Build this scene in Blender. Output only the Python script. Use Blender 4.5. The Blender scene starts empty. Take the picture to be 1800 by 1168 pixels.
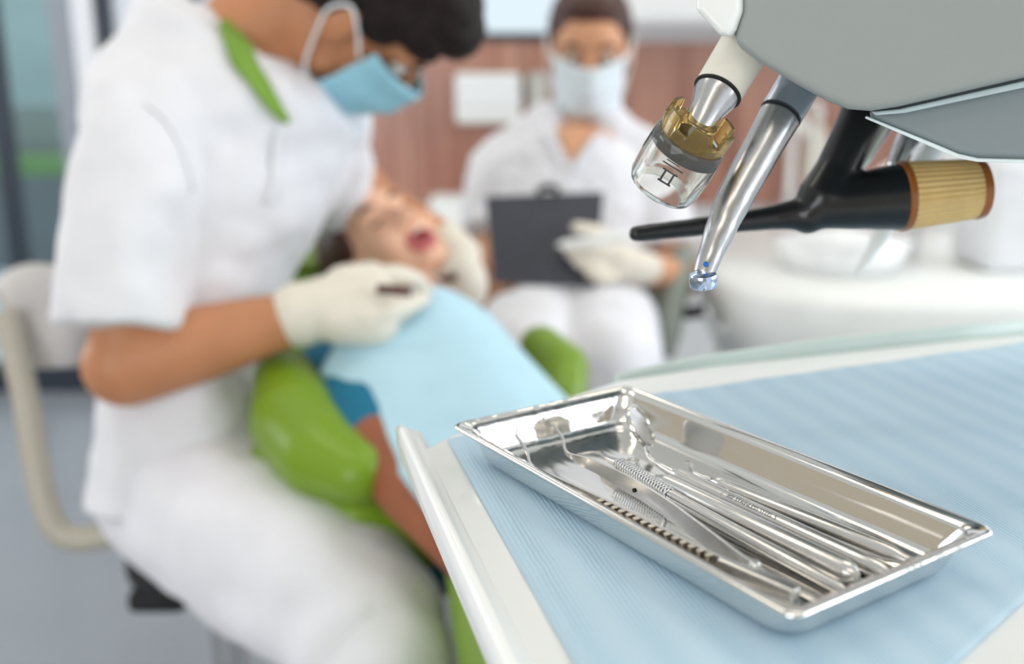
import bpy, bmesh, math, random
from mathutils import Vector, Matrix, Quaternion
from mathutils.bvhtree import BVHTree
random.seed(7)
V = Vector
PI = math.pi
sc = bpy.context.scene
C = sc.collection

# ---------------------------------------------------------------- camera geometry (35 mm lens, 14.7 deg down, eye 1.15 m)
F = 1750.0; PITCH = math.radians(14.7); CAMZ = 1.15
cp, sp = math.cos(PITCH), math.sin(PITCH)
def W(px, py, d):
    """world point measured from the photograph: pixel plus its distance along the lens axis in metres"""
    u = (px - 900) / F; v = (py - 584) / F
    return V((u * d, (cp - v * sp) * d, CAMZ + (-sp - v * cp) * d))

# ---------------------------------------------------------------- materials
def lin(c):
    return tuple((x / 255 / 12.92) if x / 255 <= .04045 else ((x / 255 + .055) / 1.055) ** 2.4 for x in c)
MATS = {}
def mat(name, rgb, rough=.5, metal=0, vary=.04, scale=30, bump=0, bscale=200, coat=0, trans=0, ior=1.45, sss=0, sheen=0, alpha=1, emit=None, estr=0, spec=.5, aniso=0):
    if name in MATS: return MATS[name]
    m = bpy.data.materials.new(name); m.use_nodes = True
    nt = m.node_tree; b = nt.nodes['Principled BSDF']
    col = lin(rgb)
    tc = nt.nodes.new('ShaderNodeTexCoord')
    n = nt.nodes.new('ShaderNodeTexNoise'); n.inputs['Scale'].default_value = scale; n.inputs['Detail'].default_value = 3
    nt.links.new(tc.outputs['Object'], n.inputs['Vector'])
    r = nt.nodes.new('ShaderNodeValToRGB')
    r.color_ramp.elements[0].position = .3; r.color_ramp.elements[1].position = .7
    r.color_ramp.elements[0].color = (*[c * (1 - vary) for c in col], 1)
    r.color_ramp.elements[1].color = (*[min(1, c * (1 + vary)) for c in col], 1)
    nt.links.new(n.outputs['Fac'], r.inputs['Fac']); nt.links.new(r.outputs['Color'], b.inputs['Base Color'])
    b.inputs['Roughness'].default_value = rough; b.inputs['Metallic'].default_value = metal
    b.inputs['Coat Weight'].default_value = coat; b.inputs['Coat Roughness'].default_value = .08
    b.inputs['Transmission Weight'].default_value = trans; b.inputs['IOR'].default_value = ior
    b.inputs['Specular IOR Level'].default_value = spec
    if sss:
        b.inputs['Subsurface Weight'].default_value = sss; b.inputs['Subsurface Radius'].default_value = (.012, .004, .002); b.inputs['Subsurface Scale'].default_value = 1
    if sheen: b.inputs['Sheen Weight'].default_value = sheen
    if emit:
        b.inputs['Emission Color'].default_value = (*lin(emit), 1); b.inputs['Emission Strength'].default_value = estr
    if bump:
        n2 = nt.nodes.new('ShaderNodeTexNoise'); n2.inputs['Scale'].default_value = bscale
        nt.links.new(tc.outputs['Object'], n2.inputs['Vector'])
        bp = nt.nodes.new('ShaderNodeBump'); bp.inputs['Strength'].default_value = bump; bp.inputs['Distance'].default_value = .002
        nt.links.new(n2.outputs['Fac'], bp.inputs['Height']); nt.links.new(bp.outputs['Normal'], b.inputs['Normal'])
    MATS[name] = m
    return m

SKIN = mat('skin', (214, 158, 122), .5, sss=.15, vary=.08, scale=25, bump=.15, bscale=300)
SKIN_TAN = mat('skin_tanned', (196, 134, 96), .5, sss=.12, vary=.1, scale=14, bump=.15, bscale=300)
SKIN_PALE = mat('skin_pale', (236, 186, 156), .5, sss=.15, vary=.06, scale=25)
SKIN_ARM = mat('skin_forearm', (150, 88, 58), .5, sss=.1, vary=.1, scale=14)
LIP = mat('lips', (206, 112, 112), .4, sss=.1)
MOUTH = mat('mouth_inside', (140, 42, 48), .4)
TOOTH = mat('teeth', (235, 228, 212), .3)
EYEW = mat('eye_white', (225, 222, 218), .2)
IRIS = mat('iris', (50, 34, 24), .2)
HAIR = mat('hair_dark', (30, 20, 19), .6, vary=.3, scale=90, bump=.3, bscale=400, spec=.25)
HAIRB = mat('hair_brown', (70, 40, 32), .45, vary=.4, scale=90, bump=.5, bscale=400)
WHITE_CLOTH = mat('white_cotton', (230, 230, 236), .85, vary=.02, bump=.35, bscale=22, sheen=.2)
WHITE_CLOTH2 = mat('white_cotton_trousers', (231, 231, 238), .85, vary=.02, bump=.35, bscale=16, sheen=.2)
GREEN_CLOTH = mat('green_collar_cotton', (122, 160, 62), .8, vary=.06, bump=.2)
TEAL_CLOTH = mat('teal_cotton', (20, 110, 142), .8, vary=.06, bump=.3, bscale=60)
GREY_CLOTH = mat('grey_trouser_cotton', (206, 208, 218), .85, vary=.04, bump=.3, bscale=20)
GLOVE = mat('latex_glove', (228, 220, 206), .45, vary=.03, bump=.2, bscale=150, sss=.05)
MASKB = mat('blue_mask_paper', (158, 210, 228), .85, vary=.04, bump=.2, bscale=300)
MASKW = mat('pale_mask_paper', (222, 232, 238), .85, vary=.03, bump=.2, bscale=300)
ELASTIC = mat('mask_elastic', (235, 238, 240), .8)
BIB = mat('bib_paper', (186, 222, 238), .8, vary=.03, bump=.2, bscale=250)
GREENV = mat('green_vinyl', (120, 154, 32), .38, vary=.05, scale=8, coat=.12, bump=.08, bscale=40)
WPLASTIC = mat('white_plastic', (240, 242, 240), .35, vary=.015, coat=.2)
CREAM = mat('cream_plastic', (226, 222, 210), .4, vary=.02)
GREYPL = mat('grey_plastic', (153, 159, 157), .5, vary=.02, scale=5)
GREYPL2 = mat('grey_blue_plastic', (134, 144, 148), .35, vary=.03, scale=5, coat=.2)
GREYUPH = mat('grey_green_upholstery', (138, 146, 138), .6, vary=.03)
BLACKPL = mat('black_plastic', (14, 15, 18), .32, vary=.1, coat=.3)
BLACKRUB = mat('black_rubber', (24, 24, 26), .6, vary=.1)
STEELD = mat('brushed_steel', (196, 196, 198), .26, metal=1, vary=.05, scale=300, bump=.02)
CHROME = mat('polished_chrome', (225, 226, 228), .1, metal=1, vary=.02)
BEIGEM = mat('beige_painted_tube', (186, 180, 166), .4, vary=.03)
CLIPB = mat('black_clipboard_plastic', (58, 60, 70), .45, vary=.08, coat=.2)
CLEAR = mat('clear_plastic', (250, 249, 244), .06, trans=.93, ior=1.35, vary=.01)
AMBERC = mat('amber_clear_plastic', (246, 214, 140), .1, trans=.88, ior=1.38, vary=.05)
AMBER = mat('amber_ribbed_plastic', (214, 180, 116), .3, vary=.12, scale=60, coat=.4)
AMBERD = mat('dark_amber_plastic', (150, 84, 26), .3, vary=.12, scale=60, coat=.4)
BLUEDOT = mat('blue_marker', (20, 110, 200), .3)
DARKINK = mat('dark_print', (70, 66, 60), .5)
WALLW = mat('white_wall_paint', (236, 237, 240), .8, vary=.01, bump=.05)
WALLT = mat('taupe_wall_paint', (204, 192, 174), .8, vary=.02)
CEILM = mat('ceiling_paint', (236, 236, 232), .9, vary=.01)
CABW = mat('white_laminate', (238, 240, 242), .3, vary=.01, coat=.2)
FRAMEG = mat('grey_window_frame', (150, 156, 166), .45, vary=.03)
FRAMED = mat('dark_window_frame', (52, 60, 72), .45, vary=.05)
FRAMEW = mat('white_window_frame', (236, 238, 244), .4, vary=.02)

def wood():
    m = bpy.data.materials.new('brown_wood_laminate'); m.use_nodes = True
    nt = m.node_tree; b = nt.nodes['Principled BSDF']
    tc = nt.nodes.new('ShaderNodeTexCoord'); mp = nt.nodes.new('ShaderNodeMapping')
    mp.inputs['Scale'].default_value = (9, 9, .6)
    n = nt.nodes.new('ShaderNodeTexNoise'); n.inputs['Scale'].default_value = 2.2; n.inputs['Detail'].default_value = 6
    r = nt.nodes.new('ShaderNodeValToRGB')
    r.color_ramp.elements[0].position = .3; r.color_ramp.elements[1].position = .75
    r.color_ramp.elements[0].color = (*lin((150, 96, 78)), 1); r.color_ramp.elements[1].color = (*lin((198, 148, 128)), 1)
    nt.links.new(tc.outputs['Object'], mp.inputs['Vector']); nt.links.new(mp.outputs['Vector'], n.inputs['Vector'])
    nt.links.new(n.outputs['Fac'], r.inputs['Fac']); nt.links.new(r.outputs['Color'], b.inputs['Base Color'])
    b.inputs['Roughness'].default_value = .3; b.inputs['Coat Weight'].default_value = .6; b.inputs['Coat Roughness'].default_value = .25
    return m
WOOD = wood()

def floor_mat():
    m = mat('grey_vinyl_floor', (150, 155, 163), .38, vary=.04, scale=3, coat=.1)
    return m
FLOORM = floor_mat()

def paper_mat():
    """light blue tray paper with fine embossed stripes in bands, running parallel to the table edge"""
    m = bpy.data.materials.new('blue_crepe_paper'); m.use_nodes = True
    nt = m.node_tree; b = nt.nodes['Principled BSDF']; L = nt.links.new
    tc = nt.nodes.new('ShaderNodeTexCoord'); mp = nt.nodes.new('ShaderNodeMapping')
    mp.inputs['Rotation'].default_value = (0, 0, math.radians(-15))
    L(tc.outputs['Object'], mp.inputs['Vector'])
    w1 = nt.nodes.new('ShaderNodeTexWave'); w1.bands_direction = 'X'; w1.inputs['Scale'].default_value = 170; w1.inputs['Distortion'].default_value = .6
    w1.inputs['Detail'].default_value = 0
    w2 = nt.nodes.new('ShaderNodeTexWave'); w2.bands_direction = 'X'; w2.inputs['Scale'].default_value = 15; w2.inputs['Distortion'].default_value = 3.0
    w2.inputs['Detail Scale'].default_value = .4
    w3 = nt.nodes.new('ShaderNodeTexWave'); w3.bands_direction = 'Y'; w3.inputs['Scale'].default_value = 330
    n = nt.nodes.new('ShaderNodeTexNoise'); n.inputs['Scale'].default_value = 14; n.inputs['Detail'].default_value = 4
    for q in (w1, w2, w3, n): L(mp.outputs['Vector'], q.inputs['Vector'])
    mul = nt.nodes.new('ShaderNodeMath'); mul.operation = 'MULTIPLY'; L(w1.outputs['Fac'], mul.inputs[0]); L(w2.outputs['Fac'], mul.inputs[1])
    mu2 = nt.nodes.new('ShaderNodeMath'); mu2.operation = 'MULTIPLY_ADD'; L(w3.outputs['Fac'], mu2.inputs[0]); mu2.inputs[1].default_value = .25; L(mul.outputs[0], mu2.inputs[2])
    ad = nt.nodes.new('ShaderNodeMath'); ad.operation = 'MULTIPLY_ADD'; L(n.outputs['Fac'], ad.inputs[0]); ad.inputs[1].default_value = 1.5; L(mu2.outputs[0], ad.inputs[2])
    bp = nt.nodes.new('ShaderNodeBump'); bp.inputs['Strength'].default_value = .3; bp.inputs['Distance'].default_value = .0006
    L(ad.outputs[0], bp.inputs['Height']); L(bp.outputs['Normal'], b.inputs['Normal'])
    mx = nt.nodes.new('ShaderNodeMix'); mx.data_type = 'RGBA'
    L(mul.outputs[0], mx.inputs['Factor']); mx.inputs['A'].default_value = (*lin((197, 223, 240)), 1); mx.inputs['B'].default_value = (*lin((178, 210, 231)), 1)
    L(mx.outputs['Result'], b.inputs['Base Color']); b.inputs['Roughness'].default_value = .7
    return m
PAPER = paper_mat()

def steel_tray():
    m = bpy.data.materials.new('pressed_stainless_steel'); m.use_nodes = True
    nt = m.node_tree; b = nt.nodes['Principled BSDF']; L = nt.links.new
    b.inputs['Base Color'].default_value = (.80, .79, .77, 1); b.inputs['Metallic'].default_value = 1
    tc = nt.nodes.new('ShaderNodeTexCoord'); mp = nt.nodes.new('ShaderNodeMapping'); mp.inputs['Scale'].default_value = (7, 75, 60)
    n = nt.nodes.new('ShaderNodeTexNoise'); n.inputs['Scale'].default_value = 1.0; n.inputs['Detail'].default_value = 2
    L(tc.outputs['Object'], mp.inputs['Vector']); L(mp.outputs['Vector'], n.inputs['Vector'])
    bp = nt.nodes.new('ShaderNodeBump'); bp.inputs['Strength'].default_value = .6; bp.inputs['Distance'].default_value = .0017
    L(n.outputs['Fac'], bp.inputs['Height']); L(bp.outputs['Normal'], b.inputs['Normal'])
    n2 = nt.nodes.new('ShaderNodeTexNoise'); n2.inputs['Scale'].default_value = 30; n2.inputs['Detail'].default_value = 8
    L(tc.outputs['Object'], n2.inputs['Vector'])
    mr = nt.nodes.new('ShaderNodeMapRange'); mr.inputs['To Min'].default_value = .06; mr.inputs['To Max'].default_value = .16
    L(n2.outputs['Fac'], mr.inputs['Value']); L(mr.outputs['Result'], b.inputs['Roughness'])
    return m
STEEL = steel_tray()

def knurl_mat():
    m = bpy.data.materials.new('knurled_steel'); m.use_nodes = True
    nt = m.node_tree; b = nt.nodes['Principled BSDF']; L = nt.links.new
    b.inputs['Metallic'].default_value = 1; b.inputs['Roughness'].default_value = .25; b.inputs['Base Color'].default_value = (.8, .8, .8, 1)
    tc = nt.nodes.new('ShaderNodeTexCoord')
    hs = []
    for a in (35, -35):
        mp = nt.nodes.new('ShaderNodeMapping'); mp.inputs['Rotation'].default_value = (0, 0, math.radians(a))
        w = nt.nodes.new('ShaderNodeTexWave'); w.inputs['Scale'].default_value = 230
        L(tc.outputs['Object'], mp.inputs['Vector']); L(mp.outputs['Vector'], w.inputs['Vector']); hs.append(w)
    mul = nt.nodes.new('ShaderNodeMath'); mul.operation = 'MULTIPLY'; L(hs[0].outputs['Fac'], mul.inputs[0]); L(hs[1].outputs['Fac'], mul.inputs[1])
    bp = nt.nodes.new('ShaderNodeBump'); bp.inputs['Strength'].default_value = 1; bp.inputs['Distance'].default_value = .0008
    L(mul.outputs[0], bp.inputs['Height']); L(bp.outputs['Normal'], b.inputs['Normal'])
    r = nt.nodes.new('ShaderNodeValToRGB'); r.color_ramp.elements[0].color = (.9, .9, .9, 1); r.color_ramp.elements[1].color = (.25, .25, .26, 1)
    L(mul.outputs[0], r.inputs['Fac']); L(r.outputs['Color'], b.inputs['Base Color'])
    return m
KNURL = knurl_mat()

# ---------------------------------------------------------------- object helpers
def link(name, me, m, parent=None, smooth=True):
    o = bpy.data.objects.new(name, me); C.objects.link(o)
    if m:
        for q in (m if isinstance(m, (list, tuple)) else [m]): me.materials.append(q)
    if smooth:
        for p in me.polygons: p.use_smooth = True
    if parent:
        o.parent = parent
        o.matrix_parent_inverse = parent.matrix_basis.inverted()
    return o
def from_bm(name, bm, m, parent=None, smooth=False, bevel=0, seg=2):
    bmesh.ops.recalc_face_normals(bm, faces=bm.faces)
    me = bpy.data.meshes.new(name); bm.to_mesh(me); bm.free()
    o = link(name, me, m, parent, smooth)
    if bevel:
        md = o.modifiers.new('bevel', 'BEVEL'); md.width = bevel; md.segments = seg; md.limit_method = 'ANGLE'; md.angle_limit = math.radians(40)
        for p in me.polygons: p.use_smooth = True
        md.harden_normals = False
        w = o.modifiers.new('wn', 'WEIGHTED_NORMAL'); w.keep_sharp = True
    return o
def tag(o, label, cat, group=None):
    o['label'] = label; o['category'] = cat
    if group: o['group'] = group
    return o
def thing(name, label, cat, loc=(0, 0, 0), group=None):
    o = bpy.data.objects.new(name, None); C.objects.link(o); o.location = loc; o.empty_display_size = .05
    return tag(o, label, cat, group)
def struct(o):
    o['kind'] = 'structure'; return o

def bx(bm, x0, y0, z0, x1, y1, z1, M=None):
    r = bmesh.ops.create_cube(bm, size=1)
    for v in r['verts']:
        v.co = V(((x0 + x1) / 2 + v.co.x * (x1 - x0), (y0 + y1) / 2 + v.co.y * (y1 - y0), (z0 + z1) / 2 + v.co.z * (z1 - z0)))
        if M: v.co = M @ v.co
def box(name, a, b, m, parent=None, bevel=0, M=None):
    bm = bmesh.new(); bx(bm, *a, *b, M); return from_bm(name, bm, m, parent, bevel=bevel)

def frame(axis, ref=V((0, 0, 1))):
    a = axis.normalized()
    u = ref.cross(a)
    if u.length < 1e-4: u = V((1, 0, 0)).cross(a)
    u.normalize(); w = a.cross(u).normalized()
    return u, w
def loft(bm, pts, ru, rv=None, ref=V((0, 0, 1)), n=24, cap=True, power=2.0, twist=0):
    """rings along pts; ru along ref x axis, rv along the other"""
    rv = rv or ru
    rings = []
    N = len(pts)
    for i, p in enumerate(pts):
        t = (pts[min(i + 1, N - 1)] - pts[max(i - 1, 0)])
        u, w = frame(t, ref)
        ring = []
        for k in range(n):
            a = 2 * PI * k / n + twist
            c, s = math.cos(a), math.sin(a)
            e = 2 / power
            cc = math.copysign(abs(c) ** e, c); ss = math.copysign(abs(s) ** e, s)
            ring.append(bm.verts.new(p + u * (ru[i] * cc) + w * (rv[i] * ss)))
        rings.append(ring)
    for i in range(N - 1):
        for k in range(n):
            bm.faces.new((rings[i][k], rings[i][(k + 1) % n], rings[i + 1][(k + 1) % n], rings[i + 1][k]))
    if cap:
        bm.faces.new(list(reversed(rings[0]))); bm.faces.new(rings[-1])
    return rings
def spline(pts, rs, k=6):
    """catmull-rom through pts with radii"""
    out, ro = [], []
    n = len(pts)
    for i in range(n - 1):
        p0 = pts[max(i - 1, 0)]; p1 = pts[i]; p2 = pts[i + 1]; p3 = pts[min(i + 2, n - 1)]
        for j in range(k):
            t = j / k
            out.append(.5 * ((2 * p1) + (p2 - p0) * t + (2 * p0 - 5 * p1 + 4 * p2 - p3) * t * t + (3 * p1 - p0 - 3 * p2 + p3) * t ** 3))
            ro.append(rs[i] + (rs[i + 1] - rs[i]) * (3 * t * t - 2 * t ** 3))
    out.append(pts[-1]); ro.append(rs[-1])
    return out, ro
def tube(name, pts, rs, m, parent=None, n=16, k=6, smooth=True):
    if not isinstance(rs, (list, tuple)): rs = [rs] * len(pts)
    p, r = spline([V(q) for q in pts], rs, k) if k > 1 else ([V(q) for q in pts], rs)
    bm = bmesh.new(); loft(bm, p, r, n=n, ref=V((.13, .31, .94)))
    return from_bm(name, bm, m, parent, smooth=smooth)
def lathe(name, base, axis, prof, m, parent=None, n=40, smooth=True, cap=True, flute=0, nfl=0):
    """prof: (distance along axis, radius)"""
    bm = bmesh.new(); a = axis.normalized(); u, w = frame(a, V((.1, .2, .97)))
    rings = []
    for (t, r) in prof:
        rings.append([bm.verts.new(base + a * t + (u * math.cos(2 * PI * k / n) + w * math.sin(2 * PI * k / n)) * (r * (1 - flute * (.5 + .5 * math.cos(nfl * 2 * PI * k / n))))) for k in range(n)])
    for i in range(len(rings) - 1):
        for k in range(n):
            bm.faces.new((rings[i][k], rings[i][(k + 1) % n], rings[i + 1][(k + 1) % n], rings[i + 1][k]))
    if cap:
        bm.faces.new(list(reversed(rings[0]))); bm.faces.new(rings[-1])
    o = from_bm(name, bm, m, parent, smooth=smooth)
    if smooth:
        md = o.modifiers.new('e', 'EDGE_SPLIT'); md.split_angle = math.radians(38)
    return o

# ---- organic bodies: overlapping tapered shapes fused into one continuous surface
class Blob:
    def __init__(s): s.bm = bmesh.new()
    def cap(s, p0, r0, p1, r1, seg=16):
        p0, p1 = V(p0), V(p1)
        s.sph(p0, r0); s.sph(p1, r1)
        loft(s.bm, [p0, p1], [r0, r1], n=seg, ref=V((.2, .3, .93)))
    def chain(s, pts, rs):
        for i in range(len(pts) - 1): s.cap(pts[i], rs[i], pts[i + 1], rs[i + 1])
    def sph(s, p, r, R=None):
        if not isinstance(r, (tuple, list)): r = (r, r, r)
        rt = bmesh.ops.create_icosphere(s.bm, subdivisions=3, radius=1)
        for v in rt['verts']:
            q = V((v.co.x * r[0], v.co.y * r[1], v.co.z * r[2]))
            if R: q = R @ q
            v.co = V(p) + q
    def loft(s, pts, ru, rv=None, ref=V((0, 0, 1)), k=5, power=2.3):
        rv = rv or ru
        P, a = spline([V(q) for q in pts], ru, k); _, b = spline([V(q) for q in pts], rv, k)
        loft(s.bm, P, a, b, ref=ref, n=28, power=power)
    def build(s, name, m, parent=None, vox=.005, smooth=4, decim=0, disp=0, dscale=.1):
        bmesh.ops.recalc_face_normals(s.bm, faces=s.bm.faces)
        me = bpy.data.meshes.new(name + '_src'); s.bm.to_mesh(me); s.bm.free()
        o = bpy.data.objects.new(name + '_src', me); C.objects.link(o)
        md = o.modifiers.new('r', 'REMESH'); md.mode = 'VOXEL'; md.voxel_size = vox
        if smooth:
            ms = o.modifiers.new('s', 'SMOOTH'); ms.iterations = smooth; ms.factor = .6
        if disp:
            t = bpy.data.textures.new(name + 'folds', 'CLOUDS'); t.noise_scale = dscale; t.noise_depth = 1
            dd = o.modifiers.new('d', 'DISPLACE'); dd.texture = t; dd.strength = disp; dd.mid_level = .5; dd.texture_coords = 'LOCAL'
        dg = bpy.context.evaluated_depsgraph_get()
        nm = bpy.data.meshes.new_from_object(o.evaluated_get(dg)); nm.name = name
        nm.materials.clear()
        bpy.data.objects.remove(o); bpy.data.meshes.remove(me)
        return link(name, nm, m, parent)
def bvh_of(*objs):
    vs, ps = [], []
    for o in objs:
        b = len(vs)
        vs.extend(v.co.copy() for v in o.data.vertices); ps.extend(tuple(b + i for i in p.vertices) for p in o.data.polygons)
    return BVHTree.FromPolygons(vs, ps)
def band(name, pts, width, m, parent, on, off=.003, th=.002, k=6):
    """a strip of cloth lying on the surface `on` (list of meshes)"""
    t = bvh_of(*on)
    P, _ = spline([V(p) for p in pts], [1] * len(pts), k)
    _, wd = spline([V(p) for p in pts], width if isinstance(width, (list, tuple)) else [width] * len(pts), k)
    bm = bmesh.new(); rows = []
    S = []
    for p in P:
        loc, nr, _, _ = t.find_nearest(p); S.append((loc, nr))
    for i, (q, nr) in enumerate(S):
        tg = (S[min(i + 1, len(S) - 1)][0] - S[max(i - 1, 0)][0]).normalized()
        side = tg.cross(nr).normalized(); row = []
        for j in range(5):
            f = j / 4 - .5
            l2, n2, _, _ = t.find_nearest(q + side * wd[i] * f + nr * .004)
            row.append(bm.verts.new(l2 + n2 * off))
        rows.append(row)
    for i in range(len(rows) - 1):
        for j in range(4): bm.faces.new((rows[i][j], rows[i][j + 1], rows[i + 1][j + 1], rows[i + 1][j]))
    o = from_bm(name, bm, m, parent, smooth=True)
    ms = o.modifiers.new('sm', 'SMOOTH'); ms.iterations = 8; ms.factor = .5
    md = o.modifiers.new('s', 'SOLIDIFY'); md.thickness = th; md.offset = 0
    return o

def hframe(c, fwd, up, s=1.0):
    f = V(fwd).normalized(); u = V(up); u = (u - f * u.dot(f)).normalized(); l = u.cross(f)
    M = Matrix((( f.x * s, l.x * s, u.x * s, c[0]), (f.y * s, l.y * s, u.y * s, c[1]), (f.z * s, l.z * s, u.z * s, c[2]), (0, 0, 0, 1)))
    return M, s
def head_into(b, M, s, open_mouth=False):
    R = M.to_3x3(); Rn = R * (1 / s)
    P = lambda x, y, z: M @ V((x, y, z))
    E = lambda c, r: b.sph(P(*c), tuple(q * s for q in r), Rn)
    E((-.012, 0, .03), (.096, .076, .088)); E((.028, 0, -.03), (.06, .060, .078)); E((.058, 0, -.088), (.026, .03, .02))
    E((.05, 0, .04), (.045, .058, .05))
    for y in (-1, 1):
        E((.060, y * .034, -.03), (.028, .024, .03)); E((.0, y * .055, -.055), (.04, .014, .035))
        E((-.004, y * .079, -.004), (.019, .007, .031)); b.cap(P(.082, y * .014, .032), .010 * s, P(.072, y * .046, .034), .010 * s)
    b.cap(P(.088, 0, .012), .009 * s, P(.108, 0, -.026), .012 * s)
    for y in (-1, 1): b.sph(P(.096, y * .013, -.030), .009 * s)
    if not open_mouth:
        b.cap(P(.086, -.02, -.060), .008 * s, P(.086, .02, -.060), .008 * s); b.cap(P(.084, -.016, -.070), .008 * s, P(.084, .016, -.070), .008 * s)
def eyes(M, s, parent, closed=False):
    for y in (-1, 1):
        bm = bmesh.new()
        rt = bmesh.ops.create_uvsphere(bm, u_segments=20, v_segments=12, radius=.0125 * s)
        c = M @ V((.0745, y * .031, .008)); f = (M.to_3x3() @ V((1, 0, 0))).normalized()
        for v in rt['verts']: v.co = v.co + c
        for fc in bm.faces:
            fc.material_index = 1 if (fc.calc_center_median() - c).normalized().dot(f) > .86 else 0
        from_bm('eye', bm, [EYEW, IRIS], parent, smooth=True)
def brow(M, s, parent, m):
    for y in (-1, 1):
        tube('eyebrow', [M @ V((.089, y * .016, .030)), M @ V((.088, y * .032, .037)), M @ V((.076, y * .052, .031))], [.003 * s, .0042 * s, .002 * s], m, parent, n=8)
def mask(M, s, parent, m, loops=True):
    bm = bmesh.new(); rows = []
    for i in range(15):
        t = i / 14
        row = []
        for j in range(25):
            a = (j / 24 - .5) * math.radians(150)
            z = .004 - t * .118
            bul = .018 * math.sin(PI * t) * max(0, math.cos(a)) ** 2
            nose = .016 * max(0, math.cos(a * 1.9)) ** 4 * (1 - t) if abs(a) < .8 else 0
            narrow = 1 - .10 * t
            pl = .0016 * math.sin(t * 6 * PI)
            x = .022 + (.087 + bul + nose + pl - .022 * t) * math.cos(a); y = (.073 * narrow + pl) * math.sin(a)
            z2 = z + (abs(a) / 1.3) ** 2 * (.028 * (t - .42) * -1 - .004)
            row.append(bm.verts.new(M @ V((x, y, z2))))
        rows.append(row)
    for i in range(14):
        for j in range(24): bm.faces.new((rows[i][j], rows[i][j + 1], rows[i + 1][j + 1], rows[i + 1][j]))
    o = from_bm('face_mask', bm, m, parent, smooth=True)
    md = o.modifiers.new('s', 'SOLIDIFY'); md.thickness = .002
    for y in (-1, 1):
        tube('ear_loop', [M @ V((.038, y * .073, -.008)), M @ V((.012, y * .082, .012)), M @ V((-.016, y * .088, .024)), M @ V((-.026, y * .088, .0)), M @ V((-.012, y * .084, -.03)), M @ V((.012, y * .074, -.07)), M @ V((.03, y * .066, -.086))], .0022 * s, ELASTIC, o, n=8)
    return o
def hair_short(M, s, parent, m, back=True, fringe=True):
    b = Blob(); R = M.to_3x3() * (1 / s); P = lambda x, y, z: M @ V((x, y, z))
    E = lambda c, r: b.sph(P(*c), tuple(q * s for q in r), R)
    E((-.02, 0, .055), (.097, .081, .075)); E((-.045, 0, .02), (.072, .08, .075)); E((-.06, 0, -.01), (.05, .068, .06))
    if fringe:
        E((.05, 0, .088), (.048, .064, .036)); E((.03, 0, .105), (.06, .06, .034)); E((.078, 0, .088), (.034, .052, .034)); E((.05, -.05, .062), (.04, .022, .026)); E((.05, .05, .062), (.04, .022, .026))
    for y in (-1, 1): E((.012, y * .070, .040), (.036, .014, .034)); E((-.03, y * .072, .02), (.03, .012, .04))
    return b.build('hair', m, parent, vox=.004, smooth=6, disp=.003, dscale=.02)

def hand(b, w, along, thumb, curls, s=1.0, spread=.06, tcurl=.5, tdir=None):
    """palm from wrist w; `along` to the knuckles, `thumb` side; curls = bend of each finger (index..little) towards the palm side"""
    x = V(along).normalized(); y = V(thumb); y = (y - x * y.dot(x)).normalized(); z = x.cross(y)   # z: back or palm depending on the hand
    P = lambda a, c, d: w + x * a * s + y * c * s + z * d * s
    # palm
    for c in (-.027, -.009, .010, .027):
        b.cap(P(.0, c * .55, 0), .017 * s, P(.082, c, 0), .0135 * s)
    L = [(.040, .025, .020), (.045, .028, .021), (.041, .026, .020), (.032, .020, .018)]
    for i, c in enumerate((.030, .010, -.010, -.029)):
        cur = curls[i]; p = P(.084, c, 0); ang = 0; r = [.0095, .0088, .0082, .0074]
        if i == 3: r = [q * .88 for q in r]
        for j in range(3):
            ang += cur[j]
            d = x * math.cos(ang) + z * math.sin(ang) + y * (spread * (1.5 - i) * .6)
            q = p + d.normalized() * L[i][j] * s
            b.cap(p, r[j] * s, q, r[j + 1] * s); p = q
    # thumb from the side of the palm near its base
    p0 = P(.018, .022, .006); d = V(tdir).normalized() if tdir is not None else (x * .62 + y * .7 + z * .35).normalized()
    p1 = p0 + d * .044 * s; d2 = (d * (1 - tcurl) + x * tcurl).normalized(); p2 = p1 + d2 * .032 * s; p3 = p2 + (d2 * .6 + x * .4).normalized() * .026 * s
    b.cap(p0, .016 * s, p1, .0125 * s); b.cap(p1, .0125 * s, p2, .0105 * s); b.cap(p2, .0105 * s, p3, .0085 * s)
    return P

# ================================================================= THE ROOM
XL, XR, YB, YF, ZC = -2.9, 2.6, -1.9, 3.55, 2.75
struct(box('floor', (XL, YB, -.05), (XR, YF, 0), FLOORM))
struct(box('ceiling', (XL, YB, ZC), (XR, YF, ZC + .06), CEILM))
# back wall: solid part to the right of the glazing
GX = -.62          # glazing ends here
struct(box('wall_back', (GX, YF, 0), (XR, YF + .12, 1.28), WALLW))
WX0, WX1 = -.16, .13   # window opening over the wood panel
struct(box('wall_back_upper', (GX, YF, 2.30), (XR, YF + .12, ZC), WALLW))
struct(box('wall_back_pier', (GX, YF, 1.28), (-.30, YF + .12, 2.30), WALLW))
struct(box('wall_back_side', (.22, YF, 1.28), (XR, YF + .12, 2.30), WALLW))
struct(box('wall_behind', (XL, YB - .1, 0), (XR, YB, .55), WALLT))
struct(box('wall_behind_upper', (XL, YB - .1, 2.1), (XR, YB, ZC), WALLT))
struct(box('wall_behind_pier', (-.55, YB - .1, .55), (.75, YB, 2.1), WALLT))
struct(box('wall_right', (XR, YB, 0), (XR + .1, YF, .9), WALLW))
struct(box('wall_right_upper', (XR, YB, 2.35), (XR + .1, YF, ZC), WALLW))
struct(box('wall_right_pier', (XR, 2.9, .9), (XR + .1, YF, 2.35), WALLW))
struct(box('wall_left', (XL - .1, YB, 0), (XL, YF, .8), WALLT))
struct(box('wall_left_pier', (XL - .1, YB, .8), (XL, 1.2, 2.3), WALLT))
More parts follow.
